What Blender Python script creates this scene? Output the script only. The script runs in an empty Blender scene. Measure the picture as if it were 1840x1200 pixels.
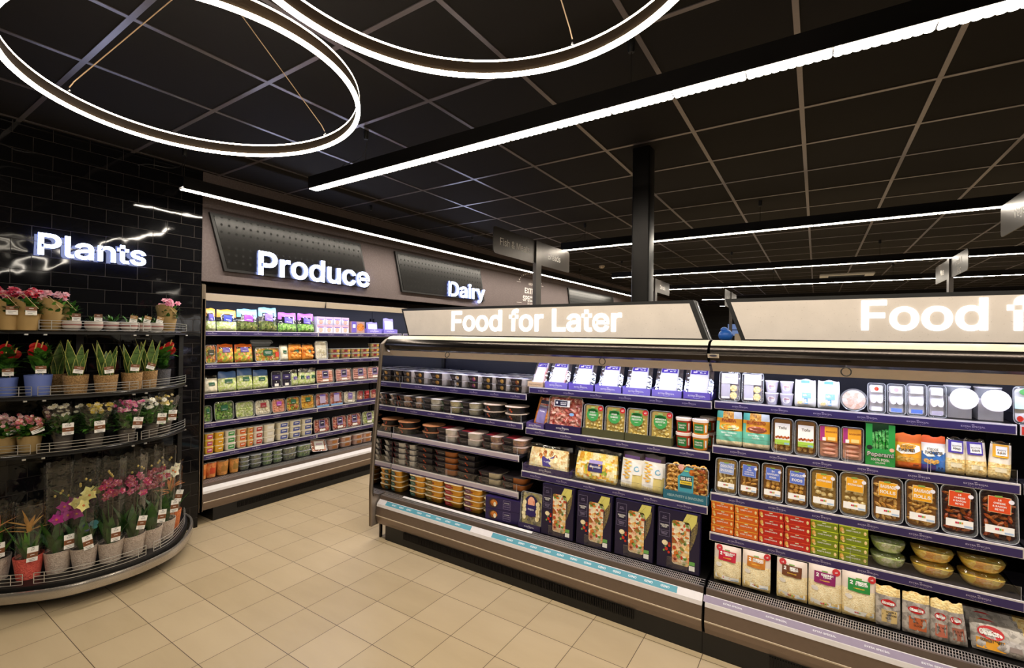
import bpy, math, random, os
from mathutils import Vector, Matrix

# ---------------------------------------------------------------- camera, world, exposure
SC = bpy.context.scene
COL = SC.collection
PI = math.pi
random.seed(7)
cam = bpy.data.objects.new('camera', bpy.data.cameras.new('camera'))
COL.objects.link(cam)
cam.data.sensor_width = 36.0
cam.data.lens = 840.119 / 1840 * 36
cam.data.clip_start = .05
YAW, PIT, ROL = math.radians(33.05), math.radians(.27), math.radians(-.73)
fw = Vector((-math.sin(YAW) * math.cos(PIT), math.cos(YAW) * math.cos(PIT), math.sin(PIT)))
rt = Vector((math.cos(YAW), math.sin(YAW), 0)); dn = fw.cross(rt)
r2 = rt * math.cos(ROL) + dn * math.sin(ROL); d2 = -rt * math.sin(ROL) + dn * math.cos(ROL)
cm = Matrix(((r2.x, -d2.x, -fw.x, 0), (r2.y, -d2.y, -fw.y, 0), (r2.z, -d2.z, -fw.z, 1.62), (0, 0, 0, 1)))
cam.matrix_world = cm
SC.camera = cam
W = bpy.data.worlds.new('world'); SC.world = W; W.use_nodes = True
W.node_tree.nodes['Background'].inputs[0].default_value = (.32, .36, .5, 1)
W.node_tree.nodes['Background'].inputs[1].default_value = .02
SC.view_settings.view_transform = 'Standard'; SC.view_settings.look = 'None'
SC.view_settings.gamma = 1; SC.view_settings.use_curve_mapping = False
SC.view_settings.exposure = 0.38
cy = SC.cycles
cy.max_bounces = 8; cy.diffuse_bounces = 3; cy.glossy_bounces = 3; cy.transmission_bounces = 3; cy.transparent_max_bounces = 12
cy.sample_clamp_indirect = 4.0; cy.caustics_reflective = False; cy.caustics_refractive = False
cy.use_denoising = True
try: cy.denoiser = 'OPENIMAGEDENOISE'; cy.denoising_input_passes = 'RGB_ALBEDO_NORMAL'; cy.denoising_prefilter = 'ACCURATE'
except Exception: pass

STRIP_E = 70.0      # linear lamps
RING_E = 26.0       # ring pendants
CAB_E = 46.0        # cabinet led tubes

# ---------------------------------------------------------------- materials
_mats = {}
def lin(h):
    h = h.lstrip('#'); o = []
    for i in (0, 2, 4):
        c = int(h[i:i + 2], 16) / 255
        o.append(c / 12.92 if c <= .04045 else ((c + .055) / 1.055) ** 2.4)
    return (o[0], o[1], o[2], 1)
def newmat(key):
    m = bpy.data.materials.new(key); m.use_nodes = True
    _mats[key] = m
    return m, m.node_tree.nodes, m.node_tree.links, m.node_tree.nodes['Principled BSDF']
def col(h, rough=.5, metal=0, coat=0, spec=.5):
    """plain surface with a faint procedural mottling"""
    key = 'm_%s_%g_%g_%g_%g' % (h, rough, metal, coat, spec)
    if key in _mats: return _mats[key]
    m, N, L, b = newmat(key)
    tc = N.new('ShaderNodeTexCoord'); nz = N.new('ShaderNodeTexNoise'); nz.inputs['Scale'].default_value = 35
    L.new(tc.outputs['Object'], nz.inputs['Vector'])
    mx = N.new('ShaderNodeMix'); mx.data_type = 'RGBA'
    c = lin(h); mx.inputs[6].default_value = tuple(v * .93 for v in c[:3]) + (1,); mx.inputs[7].default_value = tuple(min(1, v * 1.06) for v in c[:3]) + (1,)
    L.new(nz.outputs['Fac'], mx.inputs[0]); L.new(mx.outputs[2], b.inputs['Base Color'])
    b.inputs['Roughness'].default_value = rough; b.inputs['Metallic'].default_value = metal
    b.inputs['Coat Weight'].default_value = coat; b.inputs['Specular IOR Level'].default_value = spec
    return m
def emi(h, s, key=''):
    k = 'e_%s_%g%s' % (h, s, key)
    if k in _mats: return _mats[k]
    m, N, L, b = newmat(k)
    b.inputs['Base Color'].default_value = lin(h); b.inputs['Emission Color'].default_value = lin(h)
    b.inputs['Emission Strength'].default_value = s
    return m
def clear(rough=.06, tint='#ffffff', gl=.16, milk=0):
    k = 'clear_%g_%s_%g_%g' % (rough, tint, gl, milk)
    if k in _mats: return _mats[k]
    m, N, L, b = newmat(k); N.remove(b)
    out = N['Material Output']; t = N.new('ShaderNodeBsdfTransparent'); g = N.new('ShaderNodeBsdfGlossy'); mx = N.new('ShaderNodeMixShader')
    t.inputs[0].default_value = lin(tint); g.inputs['Roughness'].default_value = rough
    lw = N.new('ShaderNodeLayerWeight'); lw.inputs[0].default_value = .35
    ma = N.new('ShaderNodeMath'); ma.operation = 'MULTIPLY_ADD'; ma.inputs[1].default_value = .5; ma.inputs[2].default_value = gl * .35
    L.new(lw.outputs['Facing'], ma.inputs[0])
    tc = N.new('ShaderNodeTexCoord'); nz = N.new('ShaderNodeTexNoise'); nz.inputs['Scale'].default_value = 22; bp = N.new('ShaderNodeBump')
    bp.inputs['Strength'].default_value = .5; bp.inputs['Distance'].default_value = .02
    L.new(tc.outputs['Object'], nz.inputs['Vector']); L.new(nz.outputs['Fac'], bp.inputs['Height']); L.new(bp.outputs[0], g.inputs['Normal'])
    L.new(ma.outputs[0], mx.inputs[0]); L.new(t.outputs[0], mx.inputs[1]); L.new(g.outputs[0], mx.inputs[2])
    if milk:
        df = N.new('ShaderNodeBsdfDiffuse'); df.inputs[0].default_value = (.75, .76, .78, 1); m3 = N.new('ShaderNodeMixShader'); m3.inputs[0].default_value = milk
        L.new(mx.outputs[0], m3.inputs[1]); L.new(df.outputs[0], m3.inputs[2]); L.new(m3.outputs[0], out.inputs[0])
    else: L.new(mx.outputs[0], out.inputs[0])
    return m
def food(name, cols, scale=60, rough=.45, bump=.6, stretch=(1, 1, 1)):
    k = 'food_' + name
    if k in _mats: return _mats[k]
    m, N, L, b = newmat(k)
    tc = N.new('ShaderNodeTexCoord'); mp = N.new('ShaderNodeMapping'); mp.inputs['Scale'].default_value = stretch
    vo = N.new('ShaderNodeTexVoronoi'); vo.inputs['Scale'].default_value = scale
    nz = N.new('ShaderNodeTexNoise'); nz.inputs['Scale'].default_value = scale * 1.7
    se = N.new('ShaderNodeSeparateColor'); ra = N.new('ShaderNodeValToRGB'); bp = N.new('ShaderNodeBump')
    L.new(tc.outputs['Object'], mp.inputs[0]); L.new(mp.outputs[0], vo.inputs['Vector']); L.new(mp.outputs[0], nz.inputs['Vector'])
    L.new(vo.outputs['Color'], se.inputs[0])
    ad = N.new('ShaderNodeMath'); ad.operation = 'MULTIPLY_ADD'; ad.inputs[1].default_value = .35; ad.inputs[2].default_value = 0
    L.new(nz.outputs['Fac'], ad.inputs[0])
    a2 = N.new('ShaderNodeMath'); a2.operation = 'MULTIPLY_ADD'; a2.inputs[1].default_value = .75
    L.new(se.outputs[0], a2.inputs[0]); L.new(ad.outputs[0], a2.inputs[2]); L.new(a2.outputs[0], ra.inputs[0])
    el = ra.color_ramp.elements
    while len(el) < len(cols): el.new(.5)
    for i, c in enumerate(cols): el[i].position = .08 + .9 * i / (len(cols) - 1); el[i].color = lin(c)
    L.new(ra.outputs[0], b.inputs['Base Color']); b.inputs['Roughness'].default_value = rough
    bp.inputs['Strength'].default_value = bump; bp.inputs['Distance'].default_value = .004
    L.new(vo.outputs['Distance'], bp.inputs['Height']); L.new(bp.outputs[0], b.inputs['Normal'])
    return m
WHITE = lambda: col('#f4f2ee', .55)

# ---------------------------------------------------------------- mesh helpers
_fonts = {}
def font():
    if 'f' not in _fonts:
        try: _fonts['f'] = bpy.data.fonts.load(os.path.join(bpy.utils.resource_path('LOCAL'), 'datafiles', 'fonts', 'Inter.woff2'))
        except Exception: _fonts['f'] = None
    return _fonts['f']
_txt = {}
def text2d(s, bold=.0, res=2, sx=1.0):
    """outline of a word: vertices with cap height 1, baseline at 0, starting at x = 0"""
    k0 = (s, bold, res, sx)
    if k0 in _txt: return _txt[k0]
    cu = bpy.data.curves.new('lettering', 'FONT'); cu.body = s
    if font(): cu.font = font()
    cu.resolution_u = res; cu.fill_mode = 'NONE'
    o = bpy.data.objects.new('lettering', cu); me = o.to_mesh(); cap = .5087
    P = [(v.co.x / cap * sx, v.co.y / cap) for v in me.vertices]; nx = {}
    for e in me.edges:
        for i, j in (tuple(e.vertices), tuple(e.vertices)[::-1]): nx.setdefault(i, []).append(j)
    o.to_mesh_clear(); bpy.data.objects.remove(o); bpy.data.curves.remove(cu)
    seen = set(); loops = []
    for i in nx:
        if i in seen: continue
        L_ = [i]; seen.add(i); c = i
        while True:
            nn_ = [j for j in nx[c] if j not in seen]
            if not nn_: break
            c = nn_[0]; seen.add(c); L_.append(c)
        Q = [P[k] for k in L_]; Q = [q for k, q in enumerate(Q) if abs(q[0] - Q[k - 1][0]) + abs(q[1] - Q[k - 1][1]) > 1e-5]
        if len(Q) > 2: loops.append(Q)
    def inside(x, y, LL):
        c = False
        for Q in LL:
            for k in range(len(Q)):
                (x1, y1), (x2, y2) = Q[k - 1], Q[k]
                if (y1 > y) != (y2 > y) and x < (x2 - x1) * (y - y1) / (y2 - y1) + x1: c = not c
        return c
    if bold:
        off_ = bold / cap; out = []
        for Q in loops:
            ar = sum(Q[k - 1][0] * Q[k][1] - Q[k][0] * Q[k - 1][1] for k in range(len(Q)))
            x, y = Q[0]; hole = sum(inside(x, y, [R_]) for R_ in loops if R_ is not Q) % 2
            sg = off_ * (1 if ar > 0 else -1) * (-.8 if hole else 1); N_ = []
            for k in range(len(Q)):
                (x0, y0), (x1, y1), (x2, y2) = Q[k - 1], Q[k], Q[(k + 1) % len(Q)]
                a1 = math.hypot(x1 - x0, y1 - y0); a2 = math.hypot(x2 - x1, y2 - y1)
                n1 = ((y1 - y0) / a1, -(x1 - x0) / a1); n2 = ((y2 - y1) / a2, -(x2 - x1) / a2)
                d = max(.5, 1 + n1[0] * n2[0] + n1[1] * n2[1]); N_.append((x1 + sg * (n1[0] + n2[0]) / d, y1 + sg * (n1[1] + n2[1]) / d))
            out.append(N_)
        loops = out
    from mathutils.geometry import delaunay_2d_cdt
    VV = []; EE = []
    for Q in loops:
        b_ = len(VV); VV += [Vector(q) for q in Q]; EE += [(b_ + k, b_ + (k + 1) % len(Q)) for k in range(len(Q))]
    if VV:
        r_ = delaunay_2d_cdt(VV, EE, [], 1, 1e-6); V = [tuple(v) for v in r_[0]]; F = []
        for f in r_[2]:
            cx_ = sum(V[i][0] for i in f) / len(f); cy_ = sum(V[i][1] for i in f) / len(f)
            if inside(cx_, cy_, loops): F.append(tuple(f))
    else: V, F = [], []
    x0 = min((v[0] for v in V), default=0); V = [(x - x0, y) for x, y in V]; w = max((v[0] for v in V), default=0)
    _txt[k0] = (V, F, w)
    return _txt[k0]
_ico = {}
KIDS = {}
def ico(n=1):
    if n not in _ico:
        import bmesh
        bm = bmesh.new(); bmesh.ops.create_icosphere(bm, subdivisions=n, radius=1)
        _ico[n] = ([tuple(v.co) for v in bm.verts], [tuple(v.index for v in f.verts) for f in bm.faces]); bm.free()
    return _ico[n]

class MB:
    def __init__(s): s.v = []; s.f = []; s.m = []; s.ml = []
    def mi(s, m):
        if m not in s.ml: s.ml.append(m)
        return s.ml.index(m)
    def raw(s, V, F, m):
        o = len(s.v); s.v += V; i = s.mi(m)
        for f in F: s.f.append(tuple(o + k for k in f)); s.m.append(i)
    def poly(s, P, m): s.raw(list(P), [tuple(range(len(P)))], m)
    def box(s, x0, x1, y0, y1, z0, z1, m):
        V = [(x, y, z) for x in (x0, x1) for y in (y0, y1) for z in (z0, z1)]
        s.raw(V, [(0, 1, 3, 2), (4, 6, 7, 5), (0, 4, 5, 1), (2, 3, 7, 6), (0, 2, 6, 4), (1, 5, 7, 3)], m)
    def prism(s, P, ax, a, b, m, caps=True):
        """polygon P in the two other axes, extruded along axis ax"""
        f = {'x': lambda p, t: (t, p[0], p[1]), 'y': lambda p, t: (p[0], t, p[1]), 'z': lambda p, t: (p[0], p[1], t)}[ax]
        n = len(P); V = [f(p, a) for p in P] + [f(p, b) for p in P]
        F = [(i, (i + 1) % n, n + (i + 1) % n, n + i) for i in range(n)]
        if caps: F += [tuple(range(n))[::-1], tuple(range(n, 2 * n))]
        s.raw(V, F, m)
    def loft(s, R, m, c0=True, c1=True, closed=True):
        n = len(R[0]); V = [p for r in R for p in r]; F = []
        for k in range(len(R) - 1):
            for i in range(n if closed else n - 1):
                j = (i + 1) % n; F.append((k * n + i, k * n + j, (k + 1) * n + j, (k + 1) * n + i))
        if c0: F.append(tuple(range(n))[::-1])
        if c1: F.append(tuple((len(R) - 1) * n + i for i in range(n)))
        s.raw(V, F, m)
    def lathe(s, prof, m, n=20, c=(0, 0), c0=True, c1=True):
        s.loft([[(c[0] + r * math.cos(2 * PI * i / n), c[1] + r * math.sin(2 * PI * i / n), z) for i in range(n)] for r, z in prof], m, c0, c1)
    def tube(s, P, r, m, n=6, closed=False):
        P = [Vector(p) for p in P]; R = []; N = len(P); prev = None
        for i, p in enumerate(P):
            a = P[(i - 1) % N] if (i or closed) else p; b = P[(i + 1) % N] if (i < N - 1 or closed) else p
            d = (b - a).normalized()
            u = d.cross(Vector((0, 0, 1)))
            if u.length < 1e-3: u = d.cross(Vector((1, 0, 0)))
            u.normalize()
            if prev is not None and u.dot(prev) < 0: u = -u
            prev = u; w = d.cross(u); rr_ = r[i] if hasattr(r, '__len__') else r
            R.append([tuple(p + (u * math.cos(2 * PI * k / n) + w * math.sin(2 * PI * k / n)) * rr_) for k in range(n)])
        if closed: R.append(R[0])
        s.loft(R, m, not closed, not closed)
    def blob(s, c, r, m, rot=None, n=1):
        V, F = ico(n); M = rot.to_matrix() if rot else None; o = []
        for v in V:
            p = Vector((v[0] * r[0], v[1] * r[1], v[2] * r[2]))
            if M: p = M @ p
            o.append((p.x + c[0], p.y + c[1], p.z + c[2]))
        s.raw(o, F, m)
    # decals through a surface map fn(x, z, lift)
    def rect(s, fn, cx, cz, w, h, m, l=.0006, rot=0, nx=1, nz=1):
        c, d = math.cos(rot), math.sin(rot); V = []
        for j in range(nz + 1):
            for i in range(nx + 1):
                a = (i / nx - .5) * w; b = (j / nz - .5) * h; V.append(fn(cx + a * c - b * d, cz + a * d + b * c, l))
        s.raw(V, [(j * (nx + 1) + i, j * (nx + 1) + i + 1, (j + 1) * (nx + 1) + i + 1, (j + 1) * (nx + 1) + i) for j in range(nz) for i in range(nx)], m)
    def ell(s, fn, cx, cz, rx, rz, m, l=.001, n=16): s.poly([fn(cx + rx * math.cos(2 * PI * i / n), cz + rz * math.sin(2 * PI * i / n), l) for i in range(n)], m)
    def pg(s, fn, P, m, l=.001): s.poly([fn(x, z, l) for x, z in P], m)
    def text(s, fn, t, cx, cz, h, m, l=.0016, bold=.02, rot=0, sx=1.0, maxw=None, res=1, align='c'):
        V, F, w = text2d(t, bold, res, sx); h = h * .86; k = h
        kx = h if not maxw or w * h <= maxw else maxw / w
        c, d = math.cos(rot), math.sin(rot); o = []
        for x, y in V:
            a = (x - (w / 2 if align == 'c' else 0)) * kx; b = (y - (.5 if align == 'c' else 0)) * k
            o.append(fn(cx + a * c - b * d, cz + a * d + b * c, l))
        s.raw(o, F, m)
    def text3d(s, fn, t, x0, z0, h, depth, mf, ms, bold=.02, w=None, res=5):
        V, F, tw = text2d(t, bold, res); kx = (w / tw) if w else h; n = len(V)
        front = [fn(x0 + x * kx, z0 + y * h, depth) for x, y in V]; back = [fn(x0 + x * kx, z0 + y * h, 0) for x, y in V]
        s.raw(front, F, mf)
        cnt = {}
        for f in F:
            for i in range(len(f)):
                e = (f[i], f[(i + 1) % len(f)]); cnt[tuple(sorted(e))] = cnt.get(tuple(sorted(e)), []) + [e]
        s.raw(front + back, [(e[0][0], e[0][1], n + e[0][1], n + e[0][0]) for e in cnt.values() if len(e) == 1], ms)
    def build(s, name, parent=None, smooth=True, ang=35):
        me = bpy.data.meshes.new(name); me.from_pydata([tuple(p) for p in s.v], [], s.f)
        for m in s.ml: me.materials.append(m)
        me.polygons.foreach_set('material_index', s.m)
        if smooth:
            me.polygons.foreach_set('use_smooth', [True] * len(me.polygons)); me.set_sharp_from_angle(angle=math.radians(ang))
        me.update()
        o = bpy.data.objects.new(name, me); COL.objects.link(o)
        if parent: o.parent = parent; KIDS.setdefault(parent.name, []).append(o)
        return o
def flat(y=0): return lambda x, z, l: (x, y - l, z)
def rr(w, h, r, n=3, cx=0, cz=0):
    P = []
    for k, (sx, sz) in enumerate(((1, 1), (-1, 1), (-1, -1), (1, -1))):
        for i in range(n + 1):
            a = PI / 2 * (k + i / n); P.append((cx + sx * (w / 2 - r) + r * math.cos(a), cz + sz * (h / 2 - r) + r * math.sin(a)))
    return P
def cat(P, n=8, closed=False):
    """Catmull-Rom through P"""
    Q = [Vector(p) for p in P]; N = len(Q); out = []
    for i in range(N if closed else N - 1):
        g = lambda k: Q[k % N] if closed else Q[max(0, min(N - 1, k))]
        a, b, c, d = g(i - 1), g(i), g(i + 1), g(i + 2)
        for t in range(n):
            u = t / n; out.append(.5 * ((2 * b) + (c - a) * u + (2 * a - 5 * b + 4 * c - d) * u * u + (3 * b - a - 3 * c + d) * u ** 3))
    if not closed: out.append(Q[-1])
    return [tuple(p) for p in out]
def empty(name, loc=(0, 0, 0), rz=0):
    o = bpy.data.objects.new(name, None); o.location = loc; o.rotation_euler = (0, 0, rz); o.empty_display_size = .05; COL.objects.link(o); return o
def tag(o, label, cat_, group=None, kind=None):
    if label: o['label'] = label
    if cat_: o['category'] = cat_
    if group: o['group'] = group
    if kind: o['kind'] = kind
    return o
def struct(mb, name, smooth=False):
    o = mb.build(name, None, smooth); o['kind'] = 'structure'; return o
def copy_tree(o, parent=None):
    c = o.copy(); COL.objects.link(c)
    for k in ('label', 'group'):
        if parent is None and k in c: del c[k]
    if parent: c.parent = parent; KIDS.setdefault(parent.name, []).append(c)
    for ch in KIDS.get(o.name, []): copy_tree(ch, c)
    return c

# ---------------------------------------------------------------- the room
CZ = 2.96
def floor_mat():
    m, N, L, b = newmat('floor_tiles')
    tc = N.new('ShaderNodeTexCoord'); mp = N.new('ShaderNodeMapping'); mp.inputs['Location'].default_value = (1.64, -1.666, 0)
    br = N.new('ShaderNodeTexBrick'); br.offset = 0; br.inputs['Scale'].default_value = 1
    br.inputs['Brick Width'].default_value = .291; br.inputs['Row Height'].default_value = .286; br.inputs['Mortar Size'].default_value = .0017; br.inputs['Mortar Smooth'].default_value = .1
    br.inputs['Color1'].default_value = lin('#bca888'); br.inputs['Color2'].default_value = lin('#b29e7d'); br.inputs['Mortar'].default_value = lin('#4a3a2b')
    nz = N.new('ShaderNodeTexNoise'); nz.inputs['Scale'].default_value = 2.2; nz.inputs['Detail'].default_value = 6; n2 = N.new('ShaderNodeTexNoise'); n2.inputs['Scale'].default_value = 18
    m2 = N.new('ShaderNodeMapping'); m2.inputs['Scale'].default_value = (1, 3.5, 1)
    L.new(tc.outputs['Object'], mp.inputs[0]); L.new(mp.outputs[0], br.inputs['Vector']); L.new(tc.outputs['Object'], m2.inputs[0]); L.new(m2.outputs[0], nz.inputs['Vector']); L.new(m2.outputs[0], n2.inputs['Vector'])
    mx = N.new('ShaderNodeMix'); mx.data_type = 'RGBA'; mx.blend_type = 'MULTIPLY'; mx.inputs[0].default_value = .25
    ra = N.new('ShaderNodeValToRGB'); ra.color_ramp.elements[0].color = (.75, .73, .7, 1); ra.color_ramp.elements[1].color = (1, 1, 1, 1); ra.color_ramp.elements[0].position = .35; ra.color_ramp.elements[1].position = .65
    L.new(nz.outputs['Fac'], ra.inputs[0]); L.new(br.outputs['Color'], mx.inputs[6]); L.new(ra.outputs[0], mx.inputs[7]); L.new(mx.outputs[2], b.inputs['Base Color'])
    mr = N.new('ShaderNodeMapRange'); mr.inputs[3].default_value = .30; mr.inputs[4].default_value = .46; L.new(n2.outputs['Fac'], mr.inputs[0]); L.new(mr.outputs[0], b.inputs['Roughness'])
    bp = N.new('ShaderNodeBump'); bp.inputs['Strength'].default_value = .4; bp.inputs['Distance'].default_value = .002; bp.invert = True
    L.new(br.outputs['Fac'], bp.inputs['Height']); L.new(bp.outputs[0], b.inputs['Normal']); b.inputs['Specular IOR Level'].default_value = .45
    return m
def walltile_mat():
    m, N, L, b = newmat('black_wall_tiles')
    tc = N.new('ShaderNodeTexCoord'); sp = N.new('ShaderNodeSeparateXYZ'); cb = N.new('ShaderNodeCombineXYZ')
    a1 = N.new('ShaderNodeMath'); a1.operation = 'ADD'; a1.inputs[1].default_value = -1.507 + 1.9
    a2 = N.new('ShaderNodeMath'); a2.operation = 'ADD'; a2.inputs[1].default_value = -2.012 + .0965 * 30
    L.new(tc.outputs['Object'], sp.inputs[0]); L.new(sp.outputs['Y'], a1.inputs[0]); L.new(sp.outputs['Z'], a2.inputs[0]); L.new(a1.outputs[0], cb.inputs[0]); L.new(a2.outputs[0], cb.inputs[1])
    br = N.new('ShaderNodeTexBrick'); br.offset = .5; br.inputs['Scale'].default_value = 1; br.inputs['Brick Width'].default_value = .19; br.inputs['Row Height'].default_value = .0965
    br.inputs['Mortar Size'].default_value = .0016; br.inputs['Mortar Smooth'].default_value = .3
    br.inputs['Color1'].default_value = (.004, .004, .005, 1); br.inputs['Color2'].default_value = (.006, .006, .007, 1); br.inputs['Mortar'].default_value = (.04, .033, .029, 1)
    L.new(cb.outputs[0], br.inputs['Vector']); L.new(br.outputs['Color'], b.inputs['Base Color'])
    mr = N.new('ShaderNodeMapRange'); mr.inputs[3].default_value = .05; mr.inputs[4].default_value = .7; L.new(br.outputs['Fac'], mr.inputs[0]); L.new(mr.outputs[0], b.inputs['Roughness'])
    b.inputs['Specular IOR Level'].default_value = .28
    nz = N.new('ShaderNodeTexNoise'); nz.inputs['Scale'].default_value = 9; nz.inputs['Detail'].default_value = .3; L.new(tc.outputs['Object'], nz.inputs['Vector'])
    sb = N.new('ShaderNodeMath'); sb.operation = 'MULTIPLY_ADD'; sb.inputs[1].default_value = -1.6; L.new(br.outputs['Fac'], sb.inputs[0]); L.new(nz.outputs['Fac'], sb.inputs[2])
    bp = N.new('ShaderNodeBump'); bp.inputs['Strength'].default_value = .6; bp.inputs['Distance'].default_value = .004; L.new(sb.outputs[0], bp.inputs['Height']); L.new(bp.outputs[0], b.inputs['Normal'])
    return m
def perf_mat():
    """dark metal sheet with a grid of punched holes"""
    m, N, L, b = newmat('perforated_metal')
    tc = N.new('ShaderNodeTexCoord'); mp = N.new('ShaderNodeVectorMath'); mp.operation = 'SCALE'; mp.inputs['Scale'].default_value = 1 / .062
    fr = N.new('ShaderNodeVectorMath'); fr.operation = 'FRACTION'; su = N.new('ShaderNodeVectorMath'); su.operation = 'SUBTRACT'; su.inputs[1].default_value = (.5, .5, .5)
    mu = N.new('ShaderNodeVectorMath'); mu.operation = 'MULTIPLY'; mu.inputs[1].default_value = (0, 1, 1); ln = N.new('ShaderNodeVectorMath'); ln.operation = 'LENGTH'
    L.new(tc.outputs['Object'], mp.inputs[0]); L.new(mp.outputs[0], fr.inputs[0]); L.new(fr.outputs[0], su.inputs[0]); L.new(su.outputs[0], mu.inputs[0]); L.new(mu.outputs[0], ln.inputs[0])
    lt = N.new('ShaderNodeMath'); lt.operation = 'LESS_THAN'; lt.inputs[1].default_value = .17; L.new(ln.outputs['Value'], lt.inputs[0])
    mx = N.new('ShaderNodeMix'); mx.data_type = 'RGBA'; mx.inputs[6].default_value = (.006, .0055, .005, 1); mx.inputs[7].default_value = (.001, .001, .001, 1)
    L.new(lt.outputs[0], mx.inputs[0]); L.new(mx.outputs[2], b.inputs['Base Color'])
    mr = N.new('ShaderNodeMapRange'); mr.inputs[3].default_value = .3; mr.inputs[4].default_value = .9; L.new(lt.outputs[0], mr.inputs[0]); L.new(mr.outputs[0], b.inputs['Roughness'])
    iv = N.new('ShaderNodeMath'); iv.operation = 'SUBTRACT'; iv.inputs[0].default_value = .3; L.new(lt.outputs[0], iv.inputs[1]); L.new(iv.outputs[0], b.inputs['Metallic'])
    return m
def speckle(name, base, dark, rough=.7, sc=160, thr=.7):
    m, N, L, b = newmat(name)
    tc = N.new('ShaderNodeTexCoord'); nz = N.new('ShaderNodeTexNoise'); nz.inputs['Scale'].default_value = sc; ra = N.new('ShaderNodeValToRGB')
    n2 = N.new('ShaderNodeTexNoise'); n2.inputs['Scale'].default_value = 9; n2.inputs['Detail'].default_value = 8
    L.new(tc.outputs['Object'], nz.inputs['Vector']); L.new(tc.outputs['Object'], n2.inputs['Vector']); L.new(nz.outputs['Fac'], ra.inputs[0])
    ra.color_ramp.elements[0].color = lin(base); ra.color_ramp.elements[0].position = thr; ra.color_ramp.elements[1].color = lin(dark); ra.color_ramp.elements[1].position = thr + .05
    mx = N.new('ShaderNodeMix'); mx.data_type = 'RGBA'; mx.blend_type = 'MULTIPLY'; mx.inputs[0].default_value = .35
    L.new(ra.outputs[0], mx.inputs[6]); r2_ = N.new('ShaderNodeMapRange'); r2_.inputs[1].default_value = .3; r2_.inputs[2].default_value = .7; r2_.inputs[3].default_value = .8; r2_.inputs[4].default_value = 1.05
    L.new(n2.outputs['Fac'], r2_.inputs[0]); L.new(r2_.outputs[0], mx.inputs[7]); L.new(mx.outputs[2], b.inputs['Base Color']); b.inputs['Roughness'].default_value = rough
    return m, b, mx
STEEL = col('#a89f96', .27, .95); STEELD = col('#2f2a27', .19, .85); BROWN = col('#84756b', .36, .75); CREAM = col('#cfc2b2', .45); BLK = col('#0c0b0b', .5); BLKG = col('#0a0a0b', .22)
CHROME = col('#c9c9cc', .16, 1.0); NAVY = col('#141428', .45); PURP = col('#35295f', .42); LILAC = col('#b3a6b4', .4); RAILW = col('#d8d2d0', .4); DARKM = col('#1c1a1a', .4, .6)

X0, X1, Y0, Y1 = -4.30, 9.0, -4.0, 20.0
b = MB(); b.box(-5.3, X1, Y0, Y1, -.1, 0, floor_mat()); struct(b, 'floor')
b = MB(); b.box(-5.3, X1, Y0, Y1, CZ, CZ + .1, col('#191614', .85, 0, 0, .2)); struct(b, 'ceiling')
grid = MB(); gm = col('#746d70', .3, .6)
for k in range(-9, 18):
    x = -.08 + .596 * k
    if -4.3 < x < X1: grid.box(x - .012, x + .012, Y0, Y1, CZ - .004, CZ + .001, gm)
for k in range(-12, 30):
    y = 3.16 + .597 * k
    if Y0 < y < Y1: grid.box(X0, X1, y - .012, y + .012, CZ - .0042, CZ + .001, gm)
struct(grid, 'trim_1')
b = MB(); b.box(-4.5, X0, Y0, 1.85, 0, CZ, walltile_mat()); struct(b, 'wall_left')
b = MB(); fm, _, _ = speckle('bulkhead_board', '#5b5050', '#615656', .8, 60, .5)
b.box(-4.36, X0, 1.852, Y1, 2.05, CZ, fm); b.box(-5.3, -5.2, 1.85, Y1, 0, 2.05, fm); b.box(-5.3, -4.36, 1.852, 1.875, 0, 2.05, fm); b.box(-5.3, -4.36, 1.86, Y1, 2.1, 2.16, fm); struct(b, 'wall_bulkhead')
dk = col('#161515', .6)
b = MB(); b.box(-5.3, X1, Y1, Y1 + .1, 0, CZ, dk)
for k in range(12): b.box(-5, X1, Y1 - .02, Y1, .25 * k - .01, .25 * k + .01, col('#2b2a2a', .5))
struct(b, 'wall_back')
b = MB(); b.box(X1, X1 + .1, Y0, Y1, 0, CZ, col('#3a3634', .8)); struct(b, 'wall_right')
b = MB(); b.box(-5.3, X1, Y0 - .1, Y0, 0, CZ, col('#33302e', .8)); struct(b, 'wall_front')
# round-cornered steel column rising from the middle of the island
b = MB(); b.prism([(-1.103 + p[0], 3.23 + p[1]) for p in rr(.124, .13, .012, 3, .062, .065)], 'z', 1.612, CZ, col('#1d1b1a', .33, .7))
o = b.build('column', None); o['kind'] = 'structure'
# window far behind, seen between the two header signs
b = MB(); b.box(-2.9, -1.6, Y1 - .06, Y1 - .03, 1.75, 2.2, emi('#6f86b8', .55)); b.box(-2.95, -1.55, Y1 - .065, Y1 - .055, 1.96, 1.99, BLK)
o = b.build('window_1', None, False); o['kind'] = 'structure'

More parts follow.
